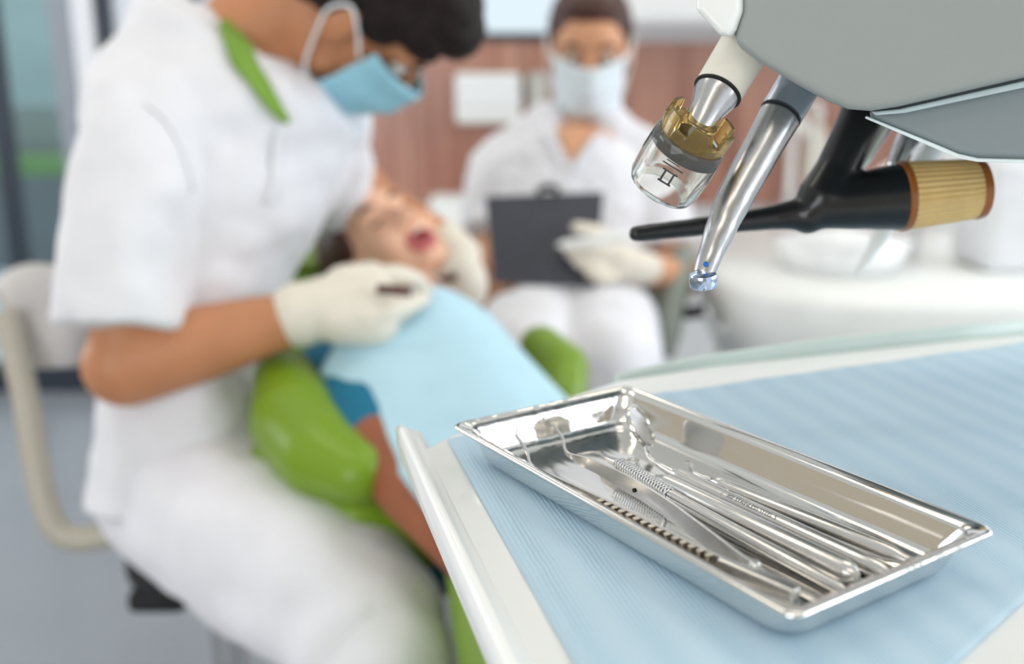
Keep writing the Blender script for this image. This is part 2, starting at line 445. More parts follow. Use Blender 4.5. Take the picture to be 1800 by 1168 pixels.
struct(box('wall_left_upper', (XL - .1, YB, 2.3), (XL, YF, ZC), WALLW))
struct(box('baseboard_back', (XL, YF - .045, 0), (GX, YF + .03, .10), FRAMED))
struct(box('trim_1', (XL, YF + .03, 0), (GX, YF + .09, .06), FRAMEW))

def post(parent, name, x0, x1, z0, z1, m, y0=YF, y1=YF + .07): return box(name, (x0, y0, z0), (x1, y1, z1), m, parent, bevel=.004)
def xat(px, y=100, Y=YF):   # x of a vertical seen at pixel (px, y) on the wall plane Y
    r = W(px, y, 1) - V((0, 0, CAMZ)); return r.x * Y / r.y
GLASS = mat('window_glass', (235, 245, 248), .02, trans=1, ior=1.02, vary=.0)
WHITEBL = mat('white_blind_fabric', (248, 249, 253), .9, vary=.01, trans=.0)
w1 = bpy.data.objects.new('window_1', None); C.objects.link(w1); struct(w1)
post(w1, 'post', xat(0, 330), xat(24, 330), .06, 2.45, FRAMED)
post(w1, 'post', xat(92), xat(130), .06, 2.45, FRAMEG)
post(w1, 'post', xat(131), xat(170), .06, 2.45, FRAMEW)
post(w1, 'post', xat(176), xat(200), .06, 2.45, FRAMED)
post(w1, 'post', xat(336, 10), xat(349, 10), .06, 2.45, FRAMED)
post(w1, 'rail', XL, GX, 2.45, 2.52, FRAMEW)
post(w1, 'pane', xat(24, 330), xat(92), .06, 2.45, GLASS, YF + .03, YF + .036)
post(w1, 'pane', XL, xat(0, 330), .06, 2.45, GLASS, YF + .03, YF + .036)
for (a, b) in ((201, 335), (350, 560)):
    o = post(w1, 'blind', xat(a), min(xat(b), GX), .08, 2.45, mat('translucent_blind', (250, 251, 255), .9, trans=0, vary=.01), YF + .02, YF + .024)
    nt = MATS['translucent_blind'].node_tree
nt = MATS['translucent_blind'].node_tree
bs = nt.nodes['Principled BSDF']; tr = nt.nodes.new('ShaderNodeBsdfTranslucent'); tr.inputs['Color'].default_value = (.95, .96, 1, 1)
mxs = nt.nodes.new('ShaderNodeMixShader'); mxs.inputs[0].default_value = .6
nt.links.new(bs.outputs[0], mxs.inputs[1]); nt.links.new(tr.outputs[0], mxs.inputs[2]); nt.links.new(mxs.outputs[0], nt.nodes['Material Output'].inputs['Surface'])
struct(box('wall_back_header', (XL, YF, 2.52), (GX, YF + .12, ZC), WALLW))
# high window above the wood panelling
w2 = bpy.data.objects.new('window_2', None); C.objects.link(w2); struct(w2)
post(w2, 'sill', -.32, .24, 1.245, 1.275, FRAMED, YF - .03, YF + .1)
post(w2, 'frame', -.30, -.27, 1.275, 2.30, FRAMEG)
post(w2, 'frame', .19, .22, 1.275, 2.30, FRAMEG)
post(w2, 'pane', -.27, .19, 1.275, 2.30, GLASS, YF + .04, YF + .045)
# outside, seen through the left glazing
PAVE = mat('outside_paving', (196, 214, 216), .8, vary=.05, scale=2)
HILL = mat('hazy_slope', (176, 198, 196), .9, vary=.12, scale=1.2)
RWALL = mat('outside_wall', (120, 128, 130), .8, vary=.06, scale=3)
LAWN = mat('lawn_strip', (120, 158, 104), .9, vary=.2, scale=20)
struct(box('ground', (-14, YF + .6, -.5), (6, 16, -.42), PAVE))
o = box('retaining_wall', (-9, 8.0, -.42), (-2.6, 8.3, .34), RWALL); tag(o, 'dark grey low wall outside the left window, under the green strip', 'wall')
o = box('lawn', (-9, 8.02, .34), (-2.6, 8.6, .47), LAWN); tag(o, 'narrow green strip of lawn seen through the left window', 'lawn')
o = box('neighbouring_wall', (-9, 8.7, -.4), (-2.6, 9.0, .86), mat('outside_wall_pale', (150, 160, 160), .8, vary=.06, scale=3)); tag(o, 'pale grey outside wall behind the green strip', 'wall')
bm = bmesh.new(); bx(bm, -12, 11, -.4, -3.0, 13, 2.15)
o = from_bm('sloping_bank', bm, HILL, bevel=.3, seg=4); tag(o, 'hazy grey-green bank outside the left window', 'bank')

# wood panelling on the back wall, each door a thing
PY = YF - .035
xs = [GX, -.35, .02, .39, .76, 1.13, 1.50]
names = ['brown wood wall panel next to the dentist\'s elbow', 'brown wood wall panel below the bright window, left of the seated assistant', 'brown wood wall panel directly behind the assistant\'s head', 'brown wood wall panel between the assistant and the clear plastic cup', 'brown wood wall panel behind the steel handpiece', 'brown wood wall panel furthest along, above the black handpiece']
WB = W(720, 357, YF / (cp + .13 * sp)).z
for i in range(6):
    o = box('wall_panel', (xs[i] + .002, PY, WB), (xs[i + 1] - .002, YF - .001, 1.245), WOOD, bevel=.003)
    tag(o, names[i], 'wall panel', 'brown wood panels on the back wall')
# white worktop with base cabinets below the panelling
CT = WB - .04
o = box('worktop', (GX, YF - .55, CT - .03), (1.75, YF - .002, CT), CABW, bevel=.004); tag(o, 'long white worktop running along the back wall under the wood panels', 'worktop')
for i in range(5):
    x0 = GX + .02 + i * .46
    t = thing('base_cabinet', ['white base cabinet under the worktop, behind the dentist', 'white base cabinet under the worktop, behind the patient\'s head', 'white base cabinet under the worktop, behind the assistant\'s clipboard', 'white base cabinet under the worktop, behind the steel handpiece tip', 'white base cabinet under the worktop, at its far end by the tall cupboard'][i], 'cabinet', (x0, YF - .5, 0), 'white cabinets under the back worktop')
    box('body', (x0, YF - .50, .02), (x0 + .45, YF - .01, CT - .031), CABW, t, bevel=.003)
    for j, (za, zb) in enumerate(((.05, CT - .20), (CT - .19, CT - .04))):
        d = box('drawer' if j else 'door', (x0 + .01, YF - .52, za), (x0 + .44, YF - .50, zb), CABW, t, bevel=.003)
        tube('handle', [(x0 + .14, YF - .52, zb - .03), (x0 + .14, YF - .54, zb - .03), (x0 + .31, YF - .54, zb - .03), (x0 + .31, YF - .52, zb - .03)], .005, STEELD, d, n=8, k=1)
# white wall cupboard over the panelling, right of the window
t = thing('wall_cupboard', 'white wall cupboard above the wood panels, right of the assistant\'s head', 'cupboard', (.3, YF - .35, 1.3))
Mz = Matrix.Translation((.25, YF, 0)) @ Matrix.Rotation(math.radians(-7), 4, 'Z')
box('body', (0, -.33, 1.285), (1.3, -.18, 1.85), CABW, t, bevel=.004, M=Mz)
for i in range(3): box('door', (.01 + i * .43, -.35, 1.30), (.42 + i * .43, -.331, 1.84), CABW, t, bevel=.004, M=Mz)
# paper towel dispenser and box beside the assistant
t = thing('mounted_towel_dispenser', 'white boxy towel dispenser on the wood panel left of the assistant', 'dispenser', W(870, 170, 3.4))
a = W(803, 215, 3.40); b2 = W(915, 128, 3.40)
box('body', (a.x, YF - .18, a.z), (b2.x, YF - .036, b2.z), WPLASTIC, t, bevel=.015)
box('front_cover', (a.x + .01, YF - .19, a.z + .05), (b2.x - .01, YF - .178, b2.z - .01), CABW, t, bevel=.004)
a = W(927, 190, 3.35); b2 = W(962, 128, 3.35)
o = box('mounted_soap_dispenser', (a.x, YF - .16, a.z), (b2.x, YF - .036, b2.z), mat('beige_grey_plastic', (196, 196, 190), .5), bevel=.012); tag(o, 'small grey soap dispenser between the white dispenser and the assistant', 'dispenser')
a = W(755, 418, 3.2); b2 = W(850, 362, 3.2)
o = box('glove_box', (a.x, YF - .34, CT + .0005), (b2.x, YF - .2, CT + .10), WPLASTIC, bevel=.006); tag(o, 'plain white carton standing on the back worktop by the dentist\'s far arm', 'box')
# things on the worktop at the right
t = thing('tap', 'white swan-neck tap on the worktop seen between the two handpieces', 'tap', (.93, YF - .2, CT))
lathe('base', V((.93, YF - .2, CT)), V((0, 0, 1)), [(0, .03), (.02, .028), (.10, .022)], CHROME, t)
tube('spout', [(.93, YF - .2, CT + .08), (.93, YF - .2, CT + .30), (.93, YF - .26, CT + .36), (.93, YF - .34, CT + .30)], .013, WPLASTIC, t)
t = thing('pump_bottle', 'pale pump bottle on the worktop beyond the steel handpiece', 'bottle', (1.02, YF - .12, CT))
lathe('bottle', V((1.03, YF - .12, CT)), V((0, 0, 1)), [(0, .036), (.005, .04), (.26, .04), (.30, .03), (.33, .014), (.35, .014)], CREAM, t)
lathe('pump', V((1.03, YF - .12, CT + .35)), V((0, 0, 1)), [(0, .018), (.025, .018), (.028, .008), (.05, .008)], WPLASTIC, t)
tube('nozzle', [(1.03, YF - .12, CT + .395), (1.0, YF - .14, CT + .40), (.98, YF - .16, CT + .385)], .006, WPLASTIC, t)
# tall cupboard and white pillar on the right
t = thing('tall_cupboard', 'tall white cupboard at the right end of the back wall', 'cupboard', (1.8, YF - .5, 0))
box('body', (1.76, YF - .56, .03), (2.55, YF - .01, 2.2), CABW, t, bevel=.004)
for i in range(2): 
    d = box('door', (1.77 + i * .39, YF - .58, .06), (2.15 + i * .39, YF - .56, 2.18), CABW, t, bevel=.004)
    tube('handle', [(2.11 + i * .08, YF - .58, .95), (2.11 + i * .08, YF - .605, .97), (2.11 + i * .08, YF - .605, 1.17), (2.11 + i * .08, YF - .58, 1.19)], .006, STEELD, d, n=8, k=1)
a = W(1682, 400, 2.5)
t = thing('lamp_post', 'thick white pole rising behind the blue paper at the right', 'pole', (a.x, a.y, 0))
lathe('column', V((a.x, a.y, 0)), V((0, 0, 1)), [(0, .06), (1.0, .06)], WPLASTIC, t)
lathe('collar', V((a.x, a.y, 1.0)), V((0, 0, 1)), [(0, .066), (.01, .069), (.09, .069), (.10, .066)], CREAM, t)
lathe('upper_tube', V((a.x, a.y, 1.10)), V((0, 0, 1)), [(0, .045), (.9, .045)], WPLASTIC, t)
lathe('foot', V((a.x, a.y, .001)), V((0, 0, 1)), [(0, .2), (.02, .2), (.05, .06)], GREYPL, t)
# cuspidor unit behind the tray table
t = thing('cuspidor_unit', 'white rounded spittoon unit standing behind the tray table', 'spittoon unit', (.75, 1.75, 0))
bm = bmesh.new()
pts = [V((.72, 1.9, z)) for z in (.05, .4, .66, .78, .80)]
loft(bm, pts, [.22, .24, .32, .36, .34], [.22, .26, .34, .38, .36], ref=V((0, 1, 0)), n=40, power=3.2)
from_bm('body', bm, WPLASTIC, t, smooth=True)
bm = bmesh.new(); loft(bm, [V((.60, 1.8, z)) for z in (.80, .86, .875, .86, .82, .81)], [.10, .125, .12, .112, .07, .02], n=40, ref=V((0, 1, 0)))
from_bm('bowl', bm, mat('porcelain', (240, 242, 244), .15, coat=.5), t, smooth=True)
bm = bmesh.new(); bx(bm, .84, 1.74, .80, 1.0, 1.9, 1.0); from_bm('side_panel', bm, mat('pale_grey_plastic', (228, 230, 234), .4), t, bevel=.02, seg=3)
tube('rinse_spout', [(.76, 1.86, .80), (.76, 1.86, .94), (.72, 1.85, .99), (.66, 1.83, .96)], .008, CHROME, t)
# suction holder arm
a = W(1195, 553, 1.8); b2 = W(1240, 545, 1.75)
t = thing('suction_holder', 'dark bar handle sticking out beside the assistant\'s chair', 'holder', a)
tube('bar', [a, (a + b2) / 2, b2], [.010, .012, .011], BLACKRUB, t)
tube('mount', [b2, b2 + V((.05, .06, -.05)), V((.56, 1.75, .80))], .008, WPLASTIC, t)

# unseen glowing panels added under the ceiling for brightness and tray reflections
FILL_GLOW = mat('fill_glow', (255, 246, 228), .5, emit=(255, 244, 226), estr=7.5)
lab = [('added fill light panel under the ceiling near the back wall window', -.6, 2.5), ('added fill light panel under the ceiling over the assistant', .9, 2.5), ('added fill light panel under the ceiling above the dentist', -.9, .9), ('added fill light panel under the ceiling above the tray table', .6, .9), ('added fill light panel under the ceiling behind the photographer', -.1, -1.0)]
for l, x, y in lab:
    t = thing('added_fill_panel', l, 'added fill light', (x, y, ZC), 'added fill light panels')
    box('frame', (x - .5, y - .17, ZC - .03), (x + .5, y + .17, ZC - .001), WPLASTIC, t, bevel=.004)
    box('glow_face', (x - .48, y - .15, ZC - .034), (x + .48, y + .15, ZC - .029), FILL_GLOW, t)

# ================================================================= TRAY TABLE
ZT = .975
bm = bmesh.new()
outline = [V((-.0455, .4420)), V((-.030, .4660)), V((.062, .556)), V((.12, .585)), V((.30, .6475)), V((.46, .69)), V((.52, .60)), V((.52, -.05)), V((.085, -.05))]
def prism(bm, poly, z0, z1):
    lo = [bm.verts.new((p.x, p.y, z0)) for p in poly]; hi = [bm.verts.new((p.x, p.y, z1)) for p in poly]
    n = len(poly)
    bm.faces.new(list(reversed(lo))); bm.faces.new(hi)
    for i in range(n): bm.faces.new((lo[i], lo[(i + 1) % n], hi[(i + 1) % n], hi[i]))
table = thing('tray_table', 'white instrument table covered with light blue paper', 'table', (.25, .3, ZT - .02))
TTOP = mat('white_table_enamel', (246, 248, 247), .28, vary=.01, coat=.3)
prism(bm, outline, ZT - .016, ZT); from_bm('tabletop', bm, TTOP, table, bevel=.002)
# raised lip along the left edge
A = V((-.0555, .4700)); B = V((.0835, -.05)); dr = (B - A).normalized(); nrm = V((dr.y, -dr.x))   # nrm to the left
bm = bmesh.new()
sec = [(.0, -.014), (.0025, -.010), (.0028, .004), (.0015, .0065), (-.0008, .0065), (-.0022, .004), (-.006, .0008), (-.010, -.001), (-.010, -.014)]
R0 = [[bm.verts.new((q.x + nrm.x * s, q.y + nrm.y * s, ZT + z * (.55 if i == 0 else 1))) for (s, z) in sec] for i, q in enumerate((A, A + dr * .012, B))]
for r in range(2):
    for i in range(len(sec)):
        j = (i + 1) % len(sec); bm.faces.new((R0[r][i], R0[r][j], R0[r + 1][j], R0[r + 1][i]))
bm.faces.new(R0[0]); bm.faces.new(list(reversed(R0[2])))
from_bm('edge_lip', bm, TTOP, table, smooth=True)
# frosted rail along the far edge
far = [V((.064, .5590)), V((.12, .5875)), V((.20, .617)), V((.30, .6495)), V((.40, .677))]
bm = bmesh.new()
a0 = [[bm.verts.new((p.x + ox, p.y + oy, ZT + (z if z < 0 else z * (.15, .6, .9, 1, 1)[ii]))) for (ox, oy, z) in ((0, 0, -.012), (0, 0, .007 ), (-.0012, .0035, .0085), (-.003, .007, .007), (-.003, .007, -.012))] for ii, p in enumerate(far)]
for i in range(len(far) - 1):
    for k in range(5): bm.faces.new((a0[i][k], a0[i][(k + 1) % 5], a0[i + 1][(k + 1) % 5], a0[i + 1][k]))
bm.faces.new(a0[0]); bm.faces.new(list(reversed(a0[-1])))
from_bm('rear_rail', bm, mat('frosted_green_plastic', (206, 222, 218), .4, vary=.02), table, smooth=True)
# underside mounting and column out of frame to the right
box('mounting_arm', (.40, .2, ZT - .07), (.95, .32, ZT - .017), WPLASTIC, table, bevel=.01)
lathe('column', V((.95, .26, 0)), V((0, 0, 1)), [(0, .22), (.03, .22), (.05, .05), (1.45, .05)], WPLASTIC, table)

# paper sheet: gently wavy
bm = bmesh.new()
pc = [V((-.0315, .4560)), V((.045, .520)), V((.0928, .5350)), (V((.3392, .6380))), V((.50, .66))]
rows = []
NX, NY = 70, 70
def far_pt(t):
    # far edge polyline by x fraction
    xs_ = [-.0315, .02, .0928, .3392, .50]; ys_ = [.4560, .499, .5335, .6365, .672]
    x = xs_[0] + (xs_[-1] - xs_[0]) * t
    for i in range(4):
        if x <= xs_[i + 1] + 1e-9:
            f = (x - xs_[i]) / (xs_[i + 1] - xs_[i]); return V((x, ys_[i] + (ys_[i + 1] - ys_[i]) * f))
    return V((x, ys_[-1]))
near_l, near_r = V((.0205, .2610)), V((.50, .392))
fold0, fold1 = V((.115, .262)), V((.24, .316))
random.seed(3)
for j in range(NY + 1):
    v = j / NY; row = []
    for i in range(NX + 1):
        u = i / NX
        a = far_pt(u)
        # near edge: paper runs off to the bottom left, but its front corner stops short of the frame's lower right
        nx = near_l.x + (near_r.x - near_l.x) * u
        ny = .205 + .60 * max(0, nx - .06) if nx > .06 else .205 - (.06 - nx) * .1
        nl = V((near_l.x + .0145, .205))
        b_ = V((nl.x + (near_r.x - nl.x) * u, 0)); b_.y = .205 + max(0, b_.x - .07) * .95 - max(0, b_.x - .2) * .35
        p = a * (1 - v) + b_ * v
        z = ZT + .0009 + .0005 * math.sin(p.x * 70 + p.y * 23) * math.sin(p.y * 31 + 1)
        z += .0007 * math.exp(-((p.x - p.y * .3 + .10 - .05 * math.sin(p.y * 20)) / .006) ** 2)
        row.append(bm.verts.new((p.x, p.y, z)))
    rows.append(row)
for j in range(NY):
    for i in range(NX): bm.faces.new((rows[j][i], rows[j][i + 1], rows[j + 1][i + 1], rows[j + 1][i]))
o = from_bm('tray_paper', bm, PAPER, smooth=True)
md = o.modifiers.new('s', 'SOLIDIFY'); md.thickness = .0003
tag(o, 'light blue embossed paper sheet spread over the instrument table', 'paper sheet')

# ================================================================= STEEL TRAY
TX, TY = V((.5545, -.8322, 0)), V((.8322, .5545, 0))
TM = Matrix(((TX.x, TY.x, 0, .0720), (TX.y, TY.y, 0, .3750), (0, 0, 1, ZT + .0015), (0, 0, 0, 1)))
TM.translation = TM.translation - TY * .0007
def rrect(hx, hy, r, n=8):
    out = []
    for (cx, cy, a0) in ((hx - r, hy - r, 0), (-hx + r, hy - r, 90), (-hx + r, -hy + r, 180), (hx - r, -hy + r, 270)):
        for k in range(n + 1):
            a = math.radians(a0 + 90 * k / n); out.append((cx + r * math.cos(a), cy + r * math.sin(a)))
    return out
tray = None
def build_tray():
    H = .0175
    prof = []   # (half x, half y, corner radius, z)
    prof.append((.0995, .0520, .004, H - .0016)); prof.append((.1000, .0525, .0045, H - .0006)); prof.append((.0994, .0519, .005, H))
    prof.append((.0985, .0510, .005, H - .0002)); prof.append((.0956, .0481, .0068, H - .0011)); prof.append((.0948, .0473, .0072, H - .0032))
    prof.append((.0932, .0458, .0095, H * .55)); prof.append((.0918, .0444, .011, .0045))
    prof.append((.0905, .0431, .011, .0022)); prof.append((.0880, .0407, .010, .0008)); prof.append((.0845, .0372, .008, .0003)); prof.append((.08, .0325, .006, .0003))
    bm = bmesh.new()
    R = [[bm.verts.new((x, y, z)) for (x, y) in rrect(hx, hy, r)] for (hx, hy, r, z) in prof]
    n = len(R[0])
    for i in range(len(R) - 1):
        for k in range(n): bm.faces.new((R[i][k], R[i][(k + 1) % n], R[i + 1][(k + 1) % n], R[i + 1][k]))
    bm.faces.new(R[-1])
    bm.transform(TM)
    me = bpy.data.meshes.new('instrument_tray'); bmesh.ops.recalc_face_normals(bm, faces=bm.faces)
    bm.to_mesh(me); bm.free()
    o = link('instrument_tray', me, STEEL)
    md = o.modifiers.new('s', 'SOLIDIFY'); md.thickness = .0007; md.offset = 0
    tag(o, 'shallow rectangular stainless steel tray on the blue paper, holding instruments', 'tray')
    return o
tray = build_tray()
# local object coordinates for the material streaks along the tray
for v in tray.data.vertices: v.co = TM.inverted() @ v.co
tray.matrix_world = TM

def T(x, y, z): return TM @ V((x / 1000, y / 1000, z / 1000))      # tray frame in millimetres, z above the tray base
ZB = 1.0
# ---- college tweezers lying on edge: near arm with ribs, far arm, joined at the right end
tw = thing('tweezers', 'steel college tweezers with ribbed grip nearest the tray\'s left wall', 'tweezers', T(10, -25, 0))
def arm(name, path, parent, th=1.1):
    """path: (x, y, ztop, zbottom) mm; a strip standing on edge"""
    bm = bmesh.new(); P = []
    pp, top = spline([V((a, b, 0)) for a, b, c, d in path], [c for a, b, c, d in path], 6)
    _, bot = spline([V((a, b, 0)) for a, b, c, d in path], [d for a, b, c, d in path], 6)
    rings = []
    for i, q in enumerate(pp):
        t = (pp[min(i + 1, len(pp) - 1)] - pp[max(i - 1, 0)]).normalized(); s = V((-t.y, t.x, 0)) * th / 2
        rings.append([bm.verts.new(T(*(w.x, w.y, z))) for (w, z) in ((q + s, top[i]), (q - s, top[i]), (q - s, bot[i]), (q + s, bot[i]))])
    for i in range(len(rings) - 1):
        for k in range(4): bm.faces.new((rings[i][k], rings[i][(k + 1) % 4], rings[i + 1][(k + 1) % 4], rings[i + 1][k]))
    bm.faces.new(rings[0]); bm.faces.new(list(reversed(rings[-1])))
    return from_bm(name, bm, STEELP, parent, bevel=.0002)
STEELP = mat('satin_steel', (214, 212, 210), .22, metal=1, vary=.04, scale=200)
near = arm('near_arm', [(-84, -27.9, 12.6, 11.6), (-66, -34, 12.4, 10.8), (-51, -42.0, 12.5, 10.2), (-38, -41.6, 12.5, 8), (-12, -38.8, 12.3, 4.8), (10, -37.2, 12.2, 4.4), (40, -36.0, 12.2, 4.4), (60, -34.0, 12.2, 4.4), (82, -31.0, 12.0, 4.4)], tw, 1.2)
fara = arm('far_arm', [(-87.2, -5.1, 12.6, 11.6), (-70, -11.5, 12.4, 10.8), (-54, -20.7, 12.4, 10.4), (-42, -17.4, 12.4, 7), (-18, -15.6, 12.2, 4.6), (7, -18.0, 12.2, 4.4), (32, -22.8, 12.2, 4.4), (58, -28.0, 12.1, 4.4), (71, -29.8, 12.0, 4.4), (81, -30.4, 12.0, 4.4)], tw, 1.1)
# ribbed outer grip of the near arm
bm = bmesh.new()
N = 15
for i in range(N):
    x = -7 + i * 56 / (N - 1); y = -38.9 + (x + 7) / 56 * 3.0
    pts = [(x - 1.1, y + .9), (x + 1.1, y + .9), (x + 1.2, y - .4), (x + .8, y - 2.2), (x - .8, y - 2.2), (x - 1.2, y - .4)]
    lo = [bm.verts.new(T(a, b, 4.2)) for a, b in pts]; hi = [bm.verts.new(T(a, b, 12.0)) for a, b in pts]
    bm.faces.new(lo); bm.faces.new(list(reversed(hi)))
    for k in range(6): bm.faces.new((lo[k], lo[(k + 1) % 6], hi[(k + 1) % 6], hi[k]))
from_bm('ribbed_grip', bm, mat('worn_steel', (218, 208, 194), .3, metal=1, vary=.08, scale=300), tw, bevel=.0004)
bm = bmesh.new()
lo = [T(53, -37.4, 4.2), T(83, -33.2, 4.2), T(83, -28.6, 4.2), T(73, -28.6, 4.2), T(53, -34.2, 4.2)]
hi = [p + V((0, 0, .0082)) for p in lo]
a = [bm.verts.new(p) for p in lo]; b_ = [bm.verts.new(p) for p in hi]
bm.faces.new(a); bm.faces.new(list(reversed(b_)))
for k in range(5): bm.faces.new((a[k], a[(k + 1) % 5], b_[(k + 1) % 5], b_[k]))
from_bm('joined_end', bm, STEELP, tw, bevel=.0012, seg=3)
lathe('guide_hole', T(-14, -16.6, 7.6), TY * -1, [(0, .0009), (.0002, .0009)], BLACKRUB, tw, n=16)
lathe('rivet', T(64, -30.0, 12.2), V((0, 0, 1)), [(-.003, .0022), (.0004, .0022), (.0016, .0015)], STEELP, tw, n=16)

# ---- knurled explorer
ex = thing('dental_explorer', 'thin steel explorer with a knurled grip, behind the tweezers', 'explorer', T(20, -6, 0))
lathe('handle', T(-4, -5.6, 6.4), T(84, -6.2, 3.8) - T(-4, -5.6, 6.4), [(0, .0024), (.002, .0026), (.06, .0026), (.084, .0022), (.088, .0012)], STEELP, ex, n=24)
o = lathe('knurled_grip', V((0, 0, 0)), V((1, 0, 0)), [(0, .0022), (.002, .0033), (.034, .0033), (.036, .0025)], KNURL, ex, n=32)
kd = T(-4, -5.6, 6.4) - T(-40, -3.4, 7.6)
o.parent = None; o.matrix_world = Matrix.Translation(T(-40, -3.4, 7.6)) @ kd.normalized().to_track_quat('X', 'Z').to_matrix().to_4x4()
mw = o.matrix_world.copy(); o.parent = ex; o.matrix_parent_inverse = ex.matrix_basis.inverted(); o.matrix_basis = mw
tube('shank', [T(-40, -3.4, 7.6), T(-48, -3, 7), T(-55, -.5, 6), T(-60, 3, 4.5), T(-66, 1, 3), T(-69, -4, 2.4)], [.0022, .0014, .0011, .0009, .0007, .0003], STEELP, ex, n=10)
tube('rear_shank', [T(84, -6.2, 3.6), T(87, -5, 3.4), T(88, -1, 3)], [.0014, .001, .0004], STEELP, ex, n=10)

# ---- smooth round handled scaler
s1 = thing('dental_scaler', 'steel scaler with a thick plain round handle, between explorer and mirror', 'scaler', T(20, 3, 0))
lathe('handle', T(-22, 2.9, 5.2), T(80, 3.4, 5.2) - T(-22, 2.9, 5.2), [(0, .0018), (.004, .0036), (.007, .0043), (.097, .0043), (.100, .0036), (.102, .002)], STEELP, s1, n=32)
tube('shank', [T(-22, 2.9, 5.2), T(-31, 3.2, 5), T(-38, 6, 5), T(-44, 11, 4.5), T(-50, 10, 3), T(-53, 6, 2)], [.0019, .0014, .0012, .0010, .0008, .0003], STEELP, s1, n=10)

# ---- mouth mirror
mm = thing('mouth_mirror', 'steel mouth mirror with round head leaning on the tray\'s far wall', 'dental mirror', T(20, 14, 0))
hd = T(84, 15, 4.6) - T(-23, 14, 4.6)
lathe('handle', T(-23, 14, 4.6), hd, [(0, .0026), (.003, .0032), (.0031, .0035), (.030, .0035), (.0302, .0033), (.034, .0033), (.0342, .0035), (.095, .0035), (.104, .003), (.107, .0018)], STEELP, mm, n=32)
tube('neck', [T(-23, 14, 4.6), T(-31, 14.6, 4.8), T(-38, 16, 4.6), T(-44, 17.5, 5.2), T(-47.5, 19.5, 8)], [.0022, .0016, .0013, .0013, .0015], STEELP, mm, n=12)
ctr = T(-57, 23.5, 14.5)
nv = V((.76, -.27, .55)).normalized()
rg = lathe('mirror_rim', ctr - nv * .0018, nv, [(0, .0092), (.0004, .0106), (.0022, .0108), (.003, .0104), (.0030, .0098), (.0022, .0096)], STEELP, mm, n=40)
lathe('mirror_glass', ctr + nv * .0002, nv, [(0, .0097), (.0002, .0097)], mat('mirror_silver', (235, 236, 238), .02, metal=1, vary=0), mm, n=40)
# engraved maker's lettering on the handle
def text(name, body, size, M, m, parent, ext=.00005):
    cu = bpy.data.curves.new(name, 'FONT'); cu.body = body; cu.size = size; cu.extrude = ext; cu.align_x = 'LEFT'
    o = bpy.data.objects.new(name + '_src', cu); C.objects.link(o)
    dg = bpy.context.evaluated_depsgraph_get(); me = bpy.data.meshes.new_from_object(o.evaluated_get(dg)); bpy.data.objects.remove(o)
    me.materials.clear()
    me.transform(M)
    return link(name, me, m, parent, smooth=False)
hx = hd.normalized(); hn = (V((0, 0, 1)) * .80 + TY * -.6).normalized(); hy = hn.cross(hx).normalized()
def basis(o, x, y, z): return Matrix(((x.x, y.x, z.x, o.x), (x.y, y.y, z.y, o.y), (x.z, y.z, z.z, o.z), (0, 0, 0, 1)))
text('engraving', '///// STAINLESS STEEL 5', .0026, basis(T(10, 14.3, 4.6) + hn * .00352 - hy * .0009, hx, hy, hn), mat('engraved_grey', (120, 124, 130), .5, metal=.5), mm)
# ---- second plain handled instrument next to the far wall
s2 = thing('dental_excavator', 'slim steel excavator lying slanted beside the tray\'s far wall', 'excavator', T(40, 25, 0))
lathe('handle', T(-8, 21.5, 4.8), T(82, 29, 4.6) - T(-8, 21.5, 4.8), [(0, .0016), (.003, .003), (.006, .0034), (.083, .0034), (.090, .0016)], STEELP, s2, n=32)
tube('shank', [T(-8, 21.5, 4.8), T(-16, 21.5, 4.6), T(-23, 24, 4.4), T(-29, 29, 4.2), T(-34, 29, 3)], [.0017, .0012, .001, .0008, .0003], STEELP, s2, n=10)

# ================================================================= DELIVERY HEAD
dh = thing('delivery_head', 'large grey instrument holder with white end hanging over the table', 'instrument holder', W(1600, 100, .6))
def wprism(name, pts, d0, d1, m, parent, bevel=.004, seg=3, shift=(0, 0)):
    """solid with a real depth: the outline at distance d0 carried straight back (along the lens axis direction on the floor plan) to d1"""
    bm = bmesh.new()
    a = [W(x, y, d0) for x, y in pts]; dv = V((.36, 1, 0)).normalized() * (d1 - d0)
    b_ = [p + dv for p in a]
    A_ = [bm.verts.new(p) for p in a]; B_ = [bm.verts.new(p) for p in b_]
    bm.faces.new(A_); bm.faces.new(list(reversed(B_)))
    n = len(a)
    for i in range(n): bm.faces.new((A_[i], A_[(i + 1) % n], B_[(i + 1) % n], B_[i]))
    return from_bm(name, bm, m, parent, bevel=bevel, seg=seg)
wprism('body', [(1305, -420), (1300, 20), (1283, 72), (1330, 108), (1400, 150), (1452, 178), (1490, 193), (1530, 196), (1580, 188), (1840, 128), (2300, 0), (2300, -420)], .402, .60, GREYPL, dh, bevel=.005)
wprism('end_cap', [(1235, -420), (1221, 14), (1226, 22), (1262, 60), (1284, 70), (1302, 18), (1312, -420)], .397, .585, WPLASTIC, dh, bevel=.004)
wprism('lower_housing', [(1545, 180), (1520, 205), (1650, 258), (1682, 272), (1720, 280), (2200, 292), (2200, 0)], .418, .56, GREYPL2, dh, bevel=.004)
wprism('seam', [(1530, 196.5), (1580, 192), (1840, 133), (1840, 146), (1590, 199), (1540, 203)], .411, .420, mat('pale_edge_trim', (190, 206, 210), .35), dh, bevel=.001)
wprism('lower_trim', [(1522, 204), (1650, 256), (1685, 271), (1720, 279), (2190, 291), (2190, 297), (1718, 285), (1680, 278), (1645, 262), (1520, 208)], .416, .421, mat('pale_edge_trim2', (226, 236, 238), .35), dh, bevel=.0005)
a = W(2190, 100, .52)
tube('support_arm', [a, V((.62, .5, 1.2)), V((.95, .26, 1.35))], .035, WPLASTIC, dh)

